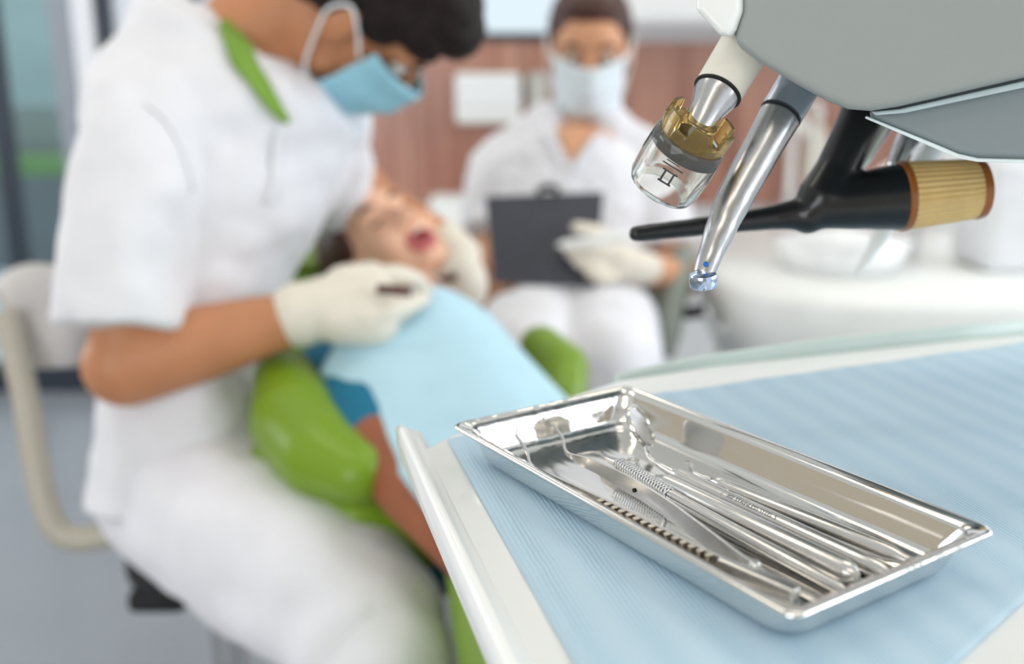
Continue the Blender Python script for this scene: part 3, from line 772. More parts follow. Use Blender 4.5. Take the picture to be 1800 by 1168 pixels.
# ---- handpiece with clear cup
def along(p, q, prof, name, m, parent, **k): return lathe(name, p, q - p, prof, m, parent, **k)
h1 = thing('cup_handpiece', 'handpiece with white hose end and clear amber-topped plastic cup', 'handpiece', W(1330, 60, .44))
p0, p1, p2 = W(1335, 40, .432), W(1262, 160, .420), W(1216, 240, .414)
along(p0, p1, [(0, .0112), ((p1 - p0).length - .0005, .0104), ((p1 - p0).length, .0100)], 'hose_sleeve', CREAM, h1)
ax1 = (p2 - p1).normalized()
lathe('seal_ring', p1 - ax1 * .0004, ax1, [(0, .0101), (.0004, .0106), (.0012, .0106), (.0016, .0098)], BLACKRUB, h1)
lathe('neck', p1 + ax1 * .001, ax1, [(0, .0096), (.003, .0092), (.009, .0072), (.019, .0062), (.0225, .006)], STEELD, h1)
lathe('bayonet', p2 - ax1 * .0015, ax1, [(0, .0055), (.0005, .0068), (.002, .007), (.004, .0066), (.0055, .0045)], BLACKRUB, h1)
# cup: axis slightly away from the viewer at the bottom
c0, c1 = W(1238, 208, .409), W(1160, 332, .432)
ca = (c1 - c0).normalized(); cl = (c1 - c0).length
cup = lathe('cup_body', c0 + ca * .010, ca, [(0, .0150), (.001, .0156), (.006, .0160), (.012, .0162), (cl - .014, .0158), (cl - .011, .0145), (cl - .010, .0110), (cl - .0105, .0105), (cl - .0125, .0128), (.012, .0145), (.002, .0142)], CLEAR, h1, n=64)
# toothed amber collar
bm = bmesh.new(); u, w_ = frame(ca, V((.1, .2, .97))); n = 96; rings = []
for (t_, r_) in ((.010, .0145), (.010, .0128), ('t', .0132), ('t', .0150), (.004, .0154)):
    ring = []
    for k in range(n):
        an = 2 * PI * k / n; tooth = 1 if math.cos(an * 6) > -.15 else 0
        tt = (.0 if tooth else .0052) if t_ == 't' else t_
        if t_ == .004: tt = .004 if tooth else .006
        ring.append(bm.verts.new(c0 + ca * tt + (u * math.cos(an) + w_ * math.sin(an)) * r_))
    rings.append(ring)
for i in range(5):
    for k in range(n): bm.faces.new((rings[i][k], rings[i][(k + 1) % n], rings[(i + 1) % 5][(k + 1) % n], rings[(i + 1) % 5][k]))
o = from_bm('toothed_collar', bm, AMBERC, h1, smooth=False)
lathe('inner_cone', c0 + ca * .002, ca, [(0, .0072), (.006, .0085), (.0105, .0125), (.0115, .0125), (.0075, .0075), (.003, .0058)], AMBERC, h1, n=48)
lathe('gasket', c0 + ca * .0135, ca, [(0, .0138), (0, .0147), (.0030, .0148), (.0030, .0138)], mat('dark_green_rubber', (22, 24, 20), .5), h1, n=48)
# embossed mark on the cup, facing the viewer
view = (V((0, 0, CAMZ)) - c1).normalized(); ov = (view - ca * view.dot(ca)).normalized(); sx = ca.cross(ov).normalized()
bm = bmesh.new()
mo = c0 + ca * (cl - .0115) + ov * .0159
def mk(a0, b0, a1, b1):
    bx(bm, a0, b0, -.0002, a1, b1, .0001, basis(mo + sx * 0, sx * -1, ca * -1, ov))
for q in ((-.003, -.0006, .003, .0002), (-.0024, -.0006, -.0015, .0050), (.0015, -.0006, .0024, .0050), (-.0035, .0048, .0035, .0055), (-.0050, .0075, .0045, .0080), (-.0040, .0092, .0020, .0096)): mk(*q)
from_bm('embossed_mark', bm, DARKINK, h1)

# ---- contra-angle steel handpiece
h2 = thing('steel_handpiece', 'angled brushed steel dental handpiece with blue dot, pointing down', 'handpiece', W(1400, 150, .44))
q0, q1 = W(1422, 120, .445), W(1372, 202, .438)
along(q0, q1, [(0, .0096), ((q1 - q0).length, .0094)], 'coupling', mat('steel_coupling', (205, 212, 224), .3, metal=1, vary=.02), h2)
P_, R_ = [W(1372, 203, .438), W(1330, 278, .434), W(1290, 350, .430), W(1268, 400, .427), W(1248, 450, .424), W(1236, 484, .422)], [.0092, .0084, .0078, .0066, .0052, .0044]
tube('barrel', P_, R_, STEELD, h2, n=40, k=8)
lathe('seam_ring', q1, (q1 - q0), [(-.0004, .0095), (.0002, .0095)], mat('seam_dark', (60, 66, 72), .5), h2)
hc = W(1236, 490, .421)
hup = V((-.10, -.10, 1)).normalized()
lathe('turbine_head', hc - hup * .0042, hup, [(0, .0040), (.0006, .0056), (.0045, .0061), (.0062, .0056), (.0072, .0036)], mat('blue_chrome', (190, 208, 236), .12, metal=1), h2)
lathe('bur', hc - hup * .0042, hup * -1, [(0, .0010), (.0012, .0008)], CHROME, h2, n=10)
bm = bmesh.new(); bmesh.ops.create_uvsphere(bm, u_segments=12, v_segments=8, radius=.0013)
bmesh.ops.translate(bm, verts=bm.verts, vec=W(1241, 465, .4185)); from_bm('blue_dot', bm, BLUEDOT, h2, smooth=True)

# ---- black curing light with amber cap
h3 = thing('curing_light', 'black branched curing handpiece with ribbed amber cap at its right end', 'curing light', W(1500, 200, .52))
D3 = .50
b = Blob()
b.chain([W(1535, 150, D3), W(1508, 220, D3), W(1470, 300, D3), W(1445, 350, D3), W(1420, 378, D3)], [.0115, .0112, .0108, .013, .010])
b.chain([W(1118, 411, D3 - .012), W(1200, 402, D3 - .008), W(1300, 390, D3 - .004), W(1360, 382, D3), W(1420, 374, D3), W(1470, 356, D3)], [.0044, .0048, .0056, .0066, .0090, .0130])
b.chain([W(1450, 362, D3), W(1500, 356, D3), W(1545, 350, D3), W(1583, 346, D3)], [.012, .0140, .0158, .0172])
b.build('body', BLACKPL, h3, vox=.0012, smooth=22)
k0, k1 = W(1578, 346, D3), W(1728, 331, D3)
along(k0, k1, [(0, .0168), (.0008, .0176), (.003, .0177), (.0035, .0172)], 'cap_ring', AMBERD, h3)
kl = (k1 - k0).length
along(k0, k1, [(.003, .0172), (.006, .0171), (kl - .007, .0152), (kl - .005, .0150)], 'ribbed_cap', AMBER, h3, n=144, flute=.035, nfl=36)
along(k0, k1, [(kl - .0055, .0152), (kl - .004, .0155), (kl - .0015, .0150), (kl - .0003, .0128), (kl, .010)], 'cap_end', AMBERD, h3)

# ---- three-way syringe further back and a steel scaler handle
h4 = thing('air_syringe', 'white air and water syringe whose thin nozzle shows below the black handpiece', 'syringe', W(1640, 220, .55))
D4 = .56
tube('body', [W(1665, 190, D4), W(1640, 240, D4), W(1600, 320, D4), W(1575, 372, D4)], [.0095, .0092, .008, .006], WPLASTIC, h4)
tube('nozzle', [W(1578, 366, D4), W(1548, 412, D4), W(1528, 446, D4), W(1503, 482, D4)], [.0058, .0048, .0030, .0016], WPLASTIC, h4)
along(W(1655, 205, D4), W(1640, 235, D4), [(0, .0099), (.004, .0099)], 'ring', GREYPL, h4)
h5 = thing('scaler_handpiece', 'slender silver handpiece crossing behind the black curing light', 'handpiece', W(1545, 195, .54))
tube('body', [W(1568, 180, .53), W(1545, 212, .53), W(1516, 262, .53), W(1496, 300, .53), W(1478, 330, .53)], [.0085, .0084, .0074, .0055, .004], STEELD, h5)
tube('highlight_strip', [W(1572, 186, .5235), W(1553, 215, .5235), W(1522, 270, .523), W(1506, 300, .524)], [.0028, .0028, .0026, .0018], mat('pale_green_highlight', (214, 232, 206), .35), h5)  # the tube's pale green highlight, built as a strip of its own colour
h6 = thing('spare_handpiece', 'short silver-white handpiece end visible just above the amber cap', 'handpiece', W(1610, 230, .55))
tube('body', [W(1622, 205, .535), W(1600, 250, .535), W(1575, 300, .535)], [.0082, .0080, .006], CHROME, h6)

# ================================================================= DENTIST
DE = thing('person', 'dentist in white short-sleeved tunic with green collar, bending over the patient', 'person', W(330, 930, 1.25) * 1)
ROT = V((0, 1, 0))
# key joints
pel = W(330, 860, 1.22); chest = W(400, 380, 1.22); nk = W(478, 90, 1.19)
shR = W(262, 200, 1.09); elR = W(222, 640, 1.07); wrR = W(528, 556, 1.08)
shL = W(560, 250, 1.38); elL = W(640, 350, 1.42); wrL = W(790, 432, 1.42)
kneeR = W(665, 1140, .95); hipR = W(345, 850, 1.18); hipL = W(400, 860, 1.30); kneeL = W(570, 1000, 1.34)
HM, HS = hframe(W(642, 12, 1.15), (.5, .2, -.85), (.8, -.3, .4), .95)
b = Blob()
head_into(b, HM, HS)
b.cap(HM @ V((-.035, 0, -.05)), .056, nk + V((-.02, .0, .02)), .062)
b.cap(nk, .062, W(410, 160, 1.20), .085)
b.loft([pel, W(338, 640, 1.2), W(350, 450, 1.21), W(410, 220, 1.2)], [.09, .08, .09, .09], [.09, .08, .09, .08], ref=V((0, 1, 0)))
b.chain([shR, elR + V((.008, 0, .03))], [.05, .043]); b.chain([elR, elR * .55 + wrR * .45 , wrR], [.047, .042, .029])
b.chain([shL, elL], [.05, .042]); b.chain([elL, wrL], [.040, .028])
b.chain([hipR, kneeR, V((kneeR.x - .02, kneeR.y + .09, .12))], [.065, .048, .038]); b.chain([hipL, kneeL, V((kneeL.x + .0, kneeL.y + .03, .12))], [.065, .048, .038])
b.build('body', SKIN_TAN, DE, vox=.0045, smooth=5)
eyes(HM, HS, DE); brow(HM, HS, DE, HAIR)
hair_short(HM, HS, DE, HAIR)
mask(HM, HS, DE, MASKB)
# tunic
b = Blob()
b.loft([W(345, 890, 1.2), W(345, 800, 1.2), W(338, 640, 1.2), W(345, 480, 1.21), W(375, 340, 1.21), W(385, 210, 1.21), W(400, 110, 1.21), W(425, 70, 1.21)],
       [.125, .115, .095, .108, .136, .158, .125, .07], [.112, .115, .118, .130, .145, .150, .120, .075], ref=V((0, 1, 0)))
b.loft([W(560, 200, 1.3), W(568, 290, 1.36), W(598, 366, 1.41)], [.065, .068, .055], [.065, .070, .06])
b.sph(W(470, 250, 1.22), (.10, .12, .12)); b.sph(W(520, 290, 1.27), (.07, .09, .075))
b.sph(W(262, 195, 1.13), (.075, .075, .075))
b.loft([W(285, 160, 1.12), W(262, 230, 1.09), W(238, 330, 1.06), W(222, 450, 1.05), W(216, 574, 1.045)], [.055, .064, .065, .062, .064], [.055, .068, .066, .066, .070], ref=V((0, 1, 0)), power=2.5)
tun = b.build('tunic', WHITE_CLOTH, DE, vox=.006, smooth=3, disp=.019, dscale=.07)
# green collar, tunic front placket and cuff hem
band('collar', [W(432, 12, 1.13), W(418, 40, 1.10), W(425, 95, 1.08), W(450, 150, 1.08), W(478, 190, 1.09), W(497, 216, 1.10)], [.040, .042, .038, .030, .020, .008], GREEN_CLOTH, DE, [tun], off=.006, th=.004)
band('placket', [W(500, 225, 1.08), W(505, 300, 1.08), W(500, 380, 1.07)], [.012, .012, .012], WHITE_CLOTH, DE, [tun], off=.003, th=.002)
band('sleeve_seam', [W(255, 170, 1.02), W(300, 200, 1.02), W(330, 260, 1.03), W(345, 340, 1.04)], .007, WHITE_CLOTH, DE, [tun], off=.002, th=.002)
# trousers
b = Blob()
b.loft([W(290, 800, 1.24), W(330, 850, 1.20), W(440, 932, 1.10), W(560, 1020, 1.01), W(640, 1110, .96), W(670, 1150, .94)], [.10, .105, .099, .087, .076, .068], [.09, .100, .098, .086, .076, .068], ref=V((0, 1, 0)))
b.sph(W(668, 1148, .945), (.068, .068, .068))
k0 = W(670, 1150, .945)
b.loft([k0, V((k0.x - .01, k0.y + .05, .42)), V((k0.x - .02, k0.y + .1, .12))], [.068, .064, .058])
b.loft([W(380, 850, 1.34), W(480, 900, 1.35), W(565, 980, 1.34)], [.10, .09, .078]); b.sph(W(570, 990, 1.34), .076)
k1_ = W(570, 1000, 1.34)
b.loft([k1_, V((k1_.x, k1_.y + .03, .4)), V((k1_.x, k1_.y + .03, .12))], [.078, .068, .06])
b.sph(W(320, 840, 1.27), (.115, .12, .10))
b.build('trousers', WHITE_CLOTH2, DE, vox=.006, smooth=4, disp=.018, dscale=.09)
for q in (V((k0.x - .02, k0.y + .1, 0)), V((k1_.x, k1_.y + .03, 0))):
    bb = Blob(); bb.sph(q + V((.0, -.0, .06)), (.05, .05, .055)); bb.cap(q + V((-.03, .0, .04)), .038, q + V((.13, -.06, .032)), .03)
    bb.build('shoe', WPLASTIC, DE, vox=.005)
# near gloved hand: pinching a probe, palm towards the patient
b = Blob()
al = W(640, 530, 1.10) - wrR
b.cap(W(528, 553, 1.08), .036, W(556, 545, 1.082), .034); b.cap(W(556, 545, 1.082), .034, W(590, 540, 1.085), .034)
b.cap(W(575, 542, 1.085), .036, W(640, 542, 1.09), .037); b.cap(W(600, 556, 1.08), .032, W(655, 562, 1.085), .030); b.cap(W(610, 512, 1.10), .030, W(650, 500, 1.11), .026)
b.chain([W(645, 494, 1.10), W(695, 484, 1.11), W(728, 492, 1.13), W(750, 510, 1.15)], [.016, .0125, .011, .0085])      # index
b.chain([W(650, 510, 1.12), W(700, 500, 1.15), W(740, 512, 1.17), W(750, 530, 1.17)], [.016, .0125, .011, .0085])      # middle
b.chain([W(640, 556, 1.07), W(676, 549, 1.07), W(712, 538, 1.09), W(742, 526, 1.12)], [.019, .0140, .0120, .010])      # thumb
b.chain([W(655, 568, 1.10), W(702, 558, 1.12), W(732, 548, 1.14), W(738, 532, 1.16)], [.016, .0125, .011, .009])       # ring
b.chain([W(645, 588, 1.10), W(688, 580, 1.12), W(718, 568, 1.14), W(728, 552, 1.15)], [.015, .0115, .0100, .008])      # little
b.build('glove', GLOVE, DE, vox=.0028, smooth=3)
# far gloved hand
b = Blob()
b.cap(W(786, 432, 1.41), .032, W(806, 452, 1.40), .033)
hand(b, W(806, 455, 1.395), V((-.35, -.45, -.75)), V((-.8, -.5, .2)), ((.5, .6, .4), (.6, .7, .5), (.7, .8, .5), (.8, .8, .6)), s=1.0, tcurl=.5)
b.sph(W(812, 500, 1.36), (.036, .035, .045)); b.cap(W(790, 500, 1.36), .026, W(772, 532, 1.34), .018)
b.build('glove', GLOVE, DE, vox=.0028, smooth=3)
# instruments in his hands
t = thing('dental_probe', 'dark-handled dental probe held in the dentist\'s nearer gloved hand', 'probe', W(690, 508, 1.13))
tube('handle', [W(662, 508, 1.052), W(724, 513, 1.056)], .0055, mat('dark_brown_grip', (96, 60, 54), .5), t, k=1)
tube('tip', [W(722, 513, 1.056), W(742, 498, 1.16), W(738, 474, 1.24)], [.002, .0014, .0008], CHROME, t)
t = thing('hand_mirror', 'mouth mirror with dark handle end held in the dentist\'s farther glove', 'dental mirror', W(795, 490, 1.30))
tube('handle', [W(800, 486, 1.29), W(778, 492, 1.32)], .0055, mat('dark_brown_grip', (96, 60, 54), .5), t, k=1)
tube('stem', [W(778, 492, 1.32), W(750, 478, 1.31)], .0018, CHROME, t, k=1)

# dentist's stool
st = thing('dentist_stool', 'black stool with beige curved arm and grey padded support under the dentist', 'stool', V((W(300, 950, 1.2).x, W(300, 950, 1.2).y, 0)))
sx0 = W(430, 935, 1.27)
bm = bmesh.new(); loft(bm, [V((sx0.x, sx0.y, z)) for z in (.545, .555, .59, .60)], [.13, .145, .145, .13], n=40); from_bm('seat', bm, BLACKRUB, st, smooth=True)
box('tilt_mechanism', (sx0.x - .12, sx0.y - .10, .52), (sx0.x - .05, sx0.y + .03, .548), BLACKRUB, st, bevel=.01)
lathe('column', V((sx0.x - .02, sx0.y - .03, .08)), V((0, 0, 1)), [(0, .036), (.25, .036), (.25, .024), (.45, .024)], STEELD, st)
for i in range(5):
    a = 2 * PI * i / 5 + .3; c = V((sx0.x - .02, sx0.y - .03, .08)); e = c + V((math.cos(a) * .26, math.sin(a) * .26, -.02))
    l = tube('leg', [c, e], [.028, .018], GREYPL, st, k=1)
    bm = bmesh.new(); bmesh.ops.create_cone(bm, cap_ends=True, segments=20, radius1=.026, radius2=.026, depth=.03, matrix=Matrix.Translation((e.x, e.y, .027)) @ Matrix.Rotation(PI / 2, 4, 'X')); from_bm('caster', bm, BLACKRUB, l, bevel=.003)
tube('support_arm', [W(12, 548, 1.22), W(22, 600, 1.22), W(45, 700, 1.22), W(62, 800, 1.22), W(78, 880, 1.22), W(100, 930, 1.22), W(140, 948, 1.22), W(230, 935, 1.22), W(300, 925, 1.22)], .016, BEIGEM, st, n=20)
b = Blob(); b.loft([W(10, 545, 1.25), W(60, 530, 1.27), W(140, 545, 1.3), W(190, 560, 1.32)], [.03, .032, .03, .022], [.035, .05, .05, .035])
b.loft([W(78, 520, 1.28), W(88, 580, 1.28), W(92, 648, 1.28)], [.04, .045, .035], [.03, .035, .025])
b.build('arm_pad', mat('warm_grey_vinyl', (206, 202, 200), .5, vary=.03), st, vox=.006)

# ================================================================= PATIENT AND CHAIR
PA = thing('person', 'patient lying back in the green chair with open mouth, under a blue bib', 'person', W(760, 640, 1.2))
PMx, PS = hframe(W(680, 446, 1.41), (.22, -.52, .80), (-.74, .48, .42), .86)
b = Blob(); head_into(b, PMx, PS, open_mouth=True)
neck = W(775, 545, 1.30); bodyax = V((.34, -.94, -.18)).normalized(); wax = V((.94, .34, .02)).normalized(); nax = wax.cross(bodyax).normalized()
if nax.z < 0: nax = -nax
b.cap(PMx @ V((-.02, 0, -.06)), .045, neck + V((-.03, 0, -.02)), .048)
ch = neck + bodyax * .16 - nax * .05 - wax * .01
hip = neck + bodyax * .50 - nax * .10
b.loft([neck + bodyax * .0 - nax * .04, neck + bodyax * .05 - nax * .085, ch - nax * .06, neck + bodyax * .32 - nax * .14, hip - nax * .05], [.045, .10, .11, .09, .09], [.03, .045, .055, .05, .05], ref=nax.cross(bodyax).cross(bodyax))
shr = neck + bodyax * .07 - wax * .165 - nax * .05; elb = W(655, 800, .98) - V((0, 0, .0)); wri = W(800, 985, .90)
b.chain([shr, W(652, 785, 1.01), W(712, 866, .955), W(775, 935, .915), W(838, 1006, .89)], [.04, .027, .025, .021, .019])
hp = Blob.__new__(Blob); 
shl = neck + bodyax * .07 + wax * .16 - nax * .05
b.chain([neck + bodyax * .08 + wax * .09 - nax * .10, neck + bodyax * .32 + wax * .11 - nax * .12, neck + bodyax * .5 + wax * .08 - nax * .06], [.04, .034, .026])
hand(b, W(838, 1006, .89), V((.85, -.5, .0)), V((.4, .7, .3)), ((.2, .3, .2),) * 4, s=.85)
hand(b, neck + bodyax * .5 + wax * .08 - nax * .06, V((-.6, -.6, -.05)), V((.6, -.6, .2)), ((.2, .3, .2),) * 4, s=.85)
b.build('body', SKIN_PALE, PA, vox=.0045, smooth=5)
# tanned forearm seen between sleeve and table: skin sleeve colour sits on its own arm surface
b = Blob(); b.chain([W(652, 775, 1.01), W(668, 810, .99), W(712, 866, .955), W(775, 935, .915), W(836, 1002, .89)], [.030, .0300, .0275, .0235, .021]); b.build('forearm', SKIN_ARM, PA, vox=.004, smooth=3)
# mouth
R = PMx.to_3x3() * (1 / PS)
def ell(name, c, r, m, parent):
    bm = bmesh.new(); rt = bmesh.ops.create_uvsphere(bm, u_segments=24, v_segments=16, radius=1)
    for v in rt['verts']: v.co = PMx @ V((c[0] + v.co.x * r[0], c[1] + v.co.y * r[1], c[2] + v.co.z * r[2]))
    return from_bm(name, bm, m, parent, smooth=True)
lips = ell('lips', (.080, 0, -.062), (.013, .027, .024), LIP, PA)
ell('mouth_opening', (.088, 0, -.062), (.009, .018, .016), MOUTH, PA)
ell('upper_teeth', (.092, 0, -.050), (.004, .013, .0035), TOOTH, PA)
brow(PMx, PS, PA, HAIRB)
for y in (-1, 1): tube('eyelashes', [PMx @ V((.084, y * .020, .006)), PMx @ V((.088, y * .032, .001)), PMx @ V((.080, y * .044, .005))], .0016, HAIRB, PA, n=6)
hair_short(PMx, PS, PA, HAIRB, fringe=False)
# shirt and trousers
b = Blob()
b.loft([neck + bodyax * .02 - nax * .055, neck + bodyax * .06 - nax * .085, ch - nax * .06, neck + bodyax * .27 - nax * .125, neck + bodyax * .36 - nax * .14], [.06, .115, .125, .115, .105], [.045, .060, .070, .070, .060], ref=nax.cross(bodyax).cross(bodyax))
b.chain([shr, W(628, 730, 1.05), W(642, 768, 1.02)], [.050, .038, .036]); b.chain([neck + bodyax * .08 + wax * .09 - nax * .10, neck + bodyax * .2 + wax * .10 - nax * .12], [.05, .046])
shirt = b.build('shirt', TEAL_CLOTH, PA, vox=.006, smooth=4, disp=.008, dscale=.06)
b = Blob()
for s in (-1, 1):
    h_ = hip + wax * (s * .07 + .07); h_.z = .75; kn = h_ + V((.34, -.94, .02)) * .38; kn.z = .79; an = kn + V((.34, -.94, -.05)) * .38; an.z = .66
    b.chain([h_, kn, an], [.085, .062, .042])
b.sph(hip + wax * .03 + V((0, 0, .05)), (.15, .14, .075)); b.sph(hip - bodyax * .12 + wax * .01 + V((0, 0, .01)), (.12, .12, .07))
b.build('trousers', GREY_CLOTH, PA, vox=.007, smooth=4)
for s in (-1, 1):
    h_ = hip + wax * (s * .07 + .07); kn = h_ + V((.34, -.94, .02)) * .38; an = kn + V((.34, -.94, -.05)) * .38; an.z = .66
    bb = Blob(); bb.cap(an + V((.0, -.0, .0)), .04, an + V((.03, -.06, .11)), .032); bb.build('shoe', BLACKRUB, PA, vox=.006)

# bib: draped sheet over the chest
c00, c10, c01, c11 = W(560, 655, 1.09), W(862, 556, 1.20), W(835, 1010, .83), W(1160, 860, .95)
bm = bmesh.new(); rows = []
for i in range(31):
    v = i / 30; row = []
    for j in range(31):
        u = j / 30
        p = (c00 * (1 - u) + c10 * u) * (1 - v) + (c01 * (1 - u) + c11 * u) * v
        bul = .055 * math.sin(PI * min(1, max(0, u))) * (1 - .6 * v)
        p = p + nax * (bul + .004 * math.sin(u * 9 + v * 4)) - bodyax * (.045 * math.sin(PI * u) * (1 - v))
        row.append(bm.verts.new(p))
    rows.append(row)
for i in range(30):
    for j in range(30): bm.faces.new((rows[i][j], rows[i][j + 1], rows[i + 1][j + 1], rows[i + 1][j]))
o = from_bm('dental_bib', bm, BIB, smooth=True); md = o.modifiers.new('s', 'SOLIDIFY'); md.thickness = .0008
tag(o, 'pale turquoise paper bib spread over the patient\'s chest', 'bib')

dc = thing('dental_chair', 'green upholstered dental chair on a white base, under the patient', 'dental chair', V((.0, .9, 0)))
b = Blob()
def pad(ctr, hw, th, R=None): b.sph(ctr, (hw, th, .05))
cc = neck - nax * .17
path = [W(600, 430, 1.52), W(560, 500, 1.44), W(575, 600, 1.33), W(640, 690, 1.22), W(700, 740, 1.15), W(745, 800, 1.08), W(790, 880, 1.00)]
b.loft([q - nax * .04 for q in path], [.13, .12, .12, .215, .225, .19, .13], [.045, .045, .045, .05, .055, .05, .045], ref=nax, power=2.6)
b.chain([W(500, 665, 1.12), W(520, 740, 1.06), W(570, 800, 1.01), W(630, 832, .97)], [.035, .050, .047, .032])
b.chain([W(950, 610, 1.30), W(985, 650, 1.27), W(985, 700, 1.24)], [.030, .038, .034])
b.build('backrest', GREENV, dc, vox=.007, smooth=6)
b = Blob(); b.loft([W(590, 375, 1.60), W(580, 440, 1.55), W(575, 510, 1.47)], [.09, .105, .09], [.04, .045, .04], ref=nax); b.build('headrest', GREENV, dc, vox=.006, smooth=5)
b = Blob()
s0 = V((.015, .74, .662))
b.loft([s0 + V((-.035, .09, -.06)), s0 + V((0, 0, -.015)), s0 + V((.13, -.36, 0)), s0 + V((.30, -.80, -.05)), s0 + V((.42, -1.15, -.10))], [.13, .20, .20, .17, .14], [.03, .05, .06, .05, .04], ref=V((0, 0, 1)).cross(V((.34, -.94, 0))), power=2.6)
b.build('seat', GREENV, dc, vox=.008, smooth=5)
b = Blob(); b.loft([V((-.10, .98, .55)), V((-.06, .95, .45)), V((0, .85, .30)), V((.02, .8, .12))], [.20, .22, .20, .18], [.16, .18, .2, .22], ref=V((0, 1, 0)))
b.sph(W(630, 915, 1.06), (.085, .07, .055)); b.build('base_shell', WPLASTIC, dc, vox=.008, smooth=5)
b = Blob(); b.loft([V((.02, .8, 0.002)), V((.02, .8, .06))], [.19, .17], [.30, .27], ref=V((0, 1, 0))); b.build('floor_plate', GREYPL, dc, vox=.008, smooth=3)
tube('hinge_bar', [W(548, 842, 1.12), W(575, 868, 1.12)], .012, BLACKRUB, dc)

# ================================================================= ASSISTANT
AS = thing('person', 'assistant in white V-neck tunic and pale mask, seated behind with a clipboard', 'person', W(1000, 640, 2.0))
D = 1.98
AM, ASs = hframe(W(1036, 88, D), (-.06, -.92, -.32), (.0, -.30, .95), 1.0)
b = Blob(); head_into(b, AM, ASs)
an_ = W(1015, 235, D + .04)
b.cap(AM @ V((-.035, 0, -.06)), .048, an_, .05); b.loft([W(1010, 232, D), W(1008, 290, D), W(1000, 400, D), W(995, 560, D)], [.07, .12, .12, .13], [.06, .085, .09, .09], ref=V((0, 1, 0)))
aR, aRe, aRw = W(880, 290, D + .02), W(868, 500, D - .02), W(868, 455, D - .22)
aL, aLe, aLw = W(1140, 290, D + .02), W(1195, 495, D - .04), W(1120, 468, D - .22)
b.chain([aR, aRe, aRw], [.045, .038, .026]); b.chain([aL, aLe, W(1170, 482, D - .12), aLw], [.045, .038, .034, .026])
hand(b, W(858, 470, D - .24), V((.1, .25, -.9)), V((.9, -.2, .1)), ((.5, .6, .4),) * 4, s=.9)
b.build('body', SKIN, AS, vox=.005, smooth=5)
eyes(AM, ASs, AS); brow(AM, ASs, AS, HAIRB); mask(AM, ASs, AS, MASKW)
b = Blob(); P = lambda x, y, z: AM @ V((x, y, z)); Rr = AM.to_3x3()
b.sph(P(-.02, 0, .056), (.097, .081, .074), Rr); b.sph(P(-.05, 0, .02), (.068, .08, .08), Rr); b.sph(P(-.115, 0, .05), (.035, .035, .035), Rr)
for y in (-1, 1): b.sph(P(.0, y * .07, .045), (.03, .014, .04), Rr)
b.sph(P(.045, 0, .098), (.042, .055, .026), Rr)
b.build('hair', HAIRB, AS, vox=.004, smooth=3, disp=.004, dscale=.02)
b = Blob()
b.loft([W(1008, 262, D + .02), W(1005, 300, D), W(995, 400, D), W(990, 500, D), W(985, 570, D)], [.075, .155, .155, .155, .17], [.06, .105, .115, .12, .13], ref=V((0, 1, 0)))
b.loft([W(905, 262, D + .02), W(880, 310, D + .01), W(868, 380, D), W(864, 418, D - .02)], [.05, .065, .062, .062]); b.loft([W(1110, 262, D + .02), W(1140, 310, D + .01), W(1160, 380, D), W(1172, 440, D - .02)], [.05, .066, .062, .062])
b.cap(W(960, 215, D + .02), .042, W(900, 270, D + .02), .055); b.cap(W(1068, 215, D + .02), .042, W(1120, 270, D + .02), .055)
tn = b.build('tunic', WHITE_CLOTH, AS, vox=.006, smooth=4, disp=.018, dscale=.06)
# V-shaped skin at the neckline
t_ = bvh_of(tn); bm = bmesh.new()
tri = [(968, 200), (1062, 200), (1004, 288)]
gr = []
for i in range(13):
    v = i / 12; row = []
    for j in range(9):
        u = j / 8
        l = (968 + (1000 - 968) * v, 205 + (288 - 205) * v); r = (1060 + (1006 - 1060) * v, 205 + (288 - 205) * v)
        q = W(l[0] + (r[0] - l[0]) * u, l[1] + (r[1] - l[1]) * u, D - .10)
        lo, nr, _, _ = t_.find_nearest(q)
        row.append(bm.verts.new(lo + nr * .006))
    gr.append(row)
for i in range(12):
    for j in range(8): bm.faces.new((gr[i][j], gr[i][j + 1], gr[i + 1][j + 1], gr[i + 1][j]))
o = from_bm('neckline_skin', bm, SKIN, AS, smooth=True)
md = o.modifiers.new('s', 'SOLIDIFY'); md.thickness = .002
band('lapel', [W(950, 205, D - .09), W(972, 248, D - .1), W(1000, 302, D - .12)], [.020, .022, .014], WHITE_CLOTH, AS, [tn], off=.007, th=.004)
band('lapel', [W(1078, 205, D - .09), W(1046, 248, D - .1), W(1010, 302, D - .12)], [.020, .022, .014], WHITE_CLOTH, AS, [tn], off=.007, th=.004)
b = Blob()
for (hx_, kx) in ((950, 930), (1045, 1080)):
    kn = W(kx, 650, D - .42)
    b.loft([W(hx_, 560, D + .02), W((hx_ + kx) / 2, 585, D - .2), kn], [.095, .095, .078]); b.sph(kn, .078)
    b.loft([kn, V((kn.x, kn.y + .02, .35)), V((kn.x, kn.y + .04, .1))], [.078, .064, .055])
b.loft([W(1000, 540, D + .02), W(1000, 600, D + .02)], [.17, .19], [.12, .14], ref=V((0, 1, 0)))
b.build('trousers', WHITE_CLOTH2, AS, vox=.007, smooth=4, disp=.012, dscale=.08)
for kx in (930, 1080):
    kn = W(kx, 650, D - .42); q = V((kn.x, kn.y + .04, 0)); bb = Blob(); bb.cap(q + V((0, .02, .045)), .043, q + V((0, -.13, .03)), .03); bb.build('shoe', WPLASTIC, AS, vox=.006)
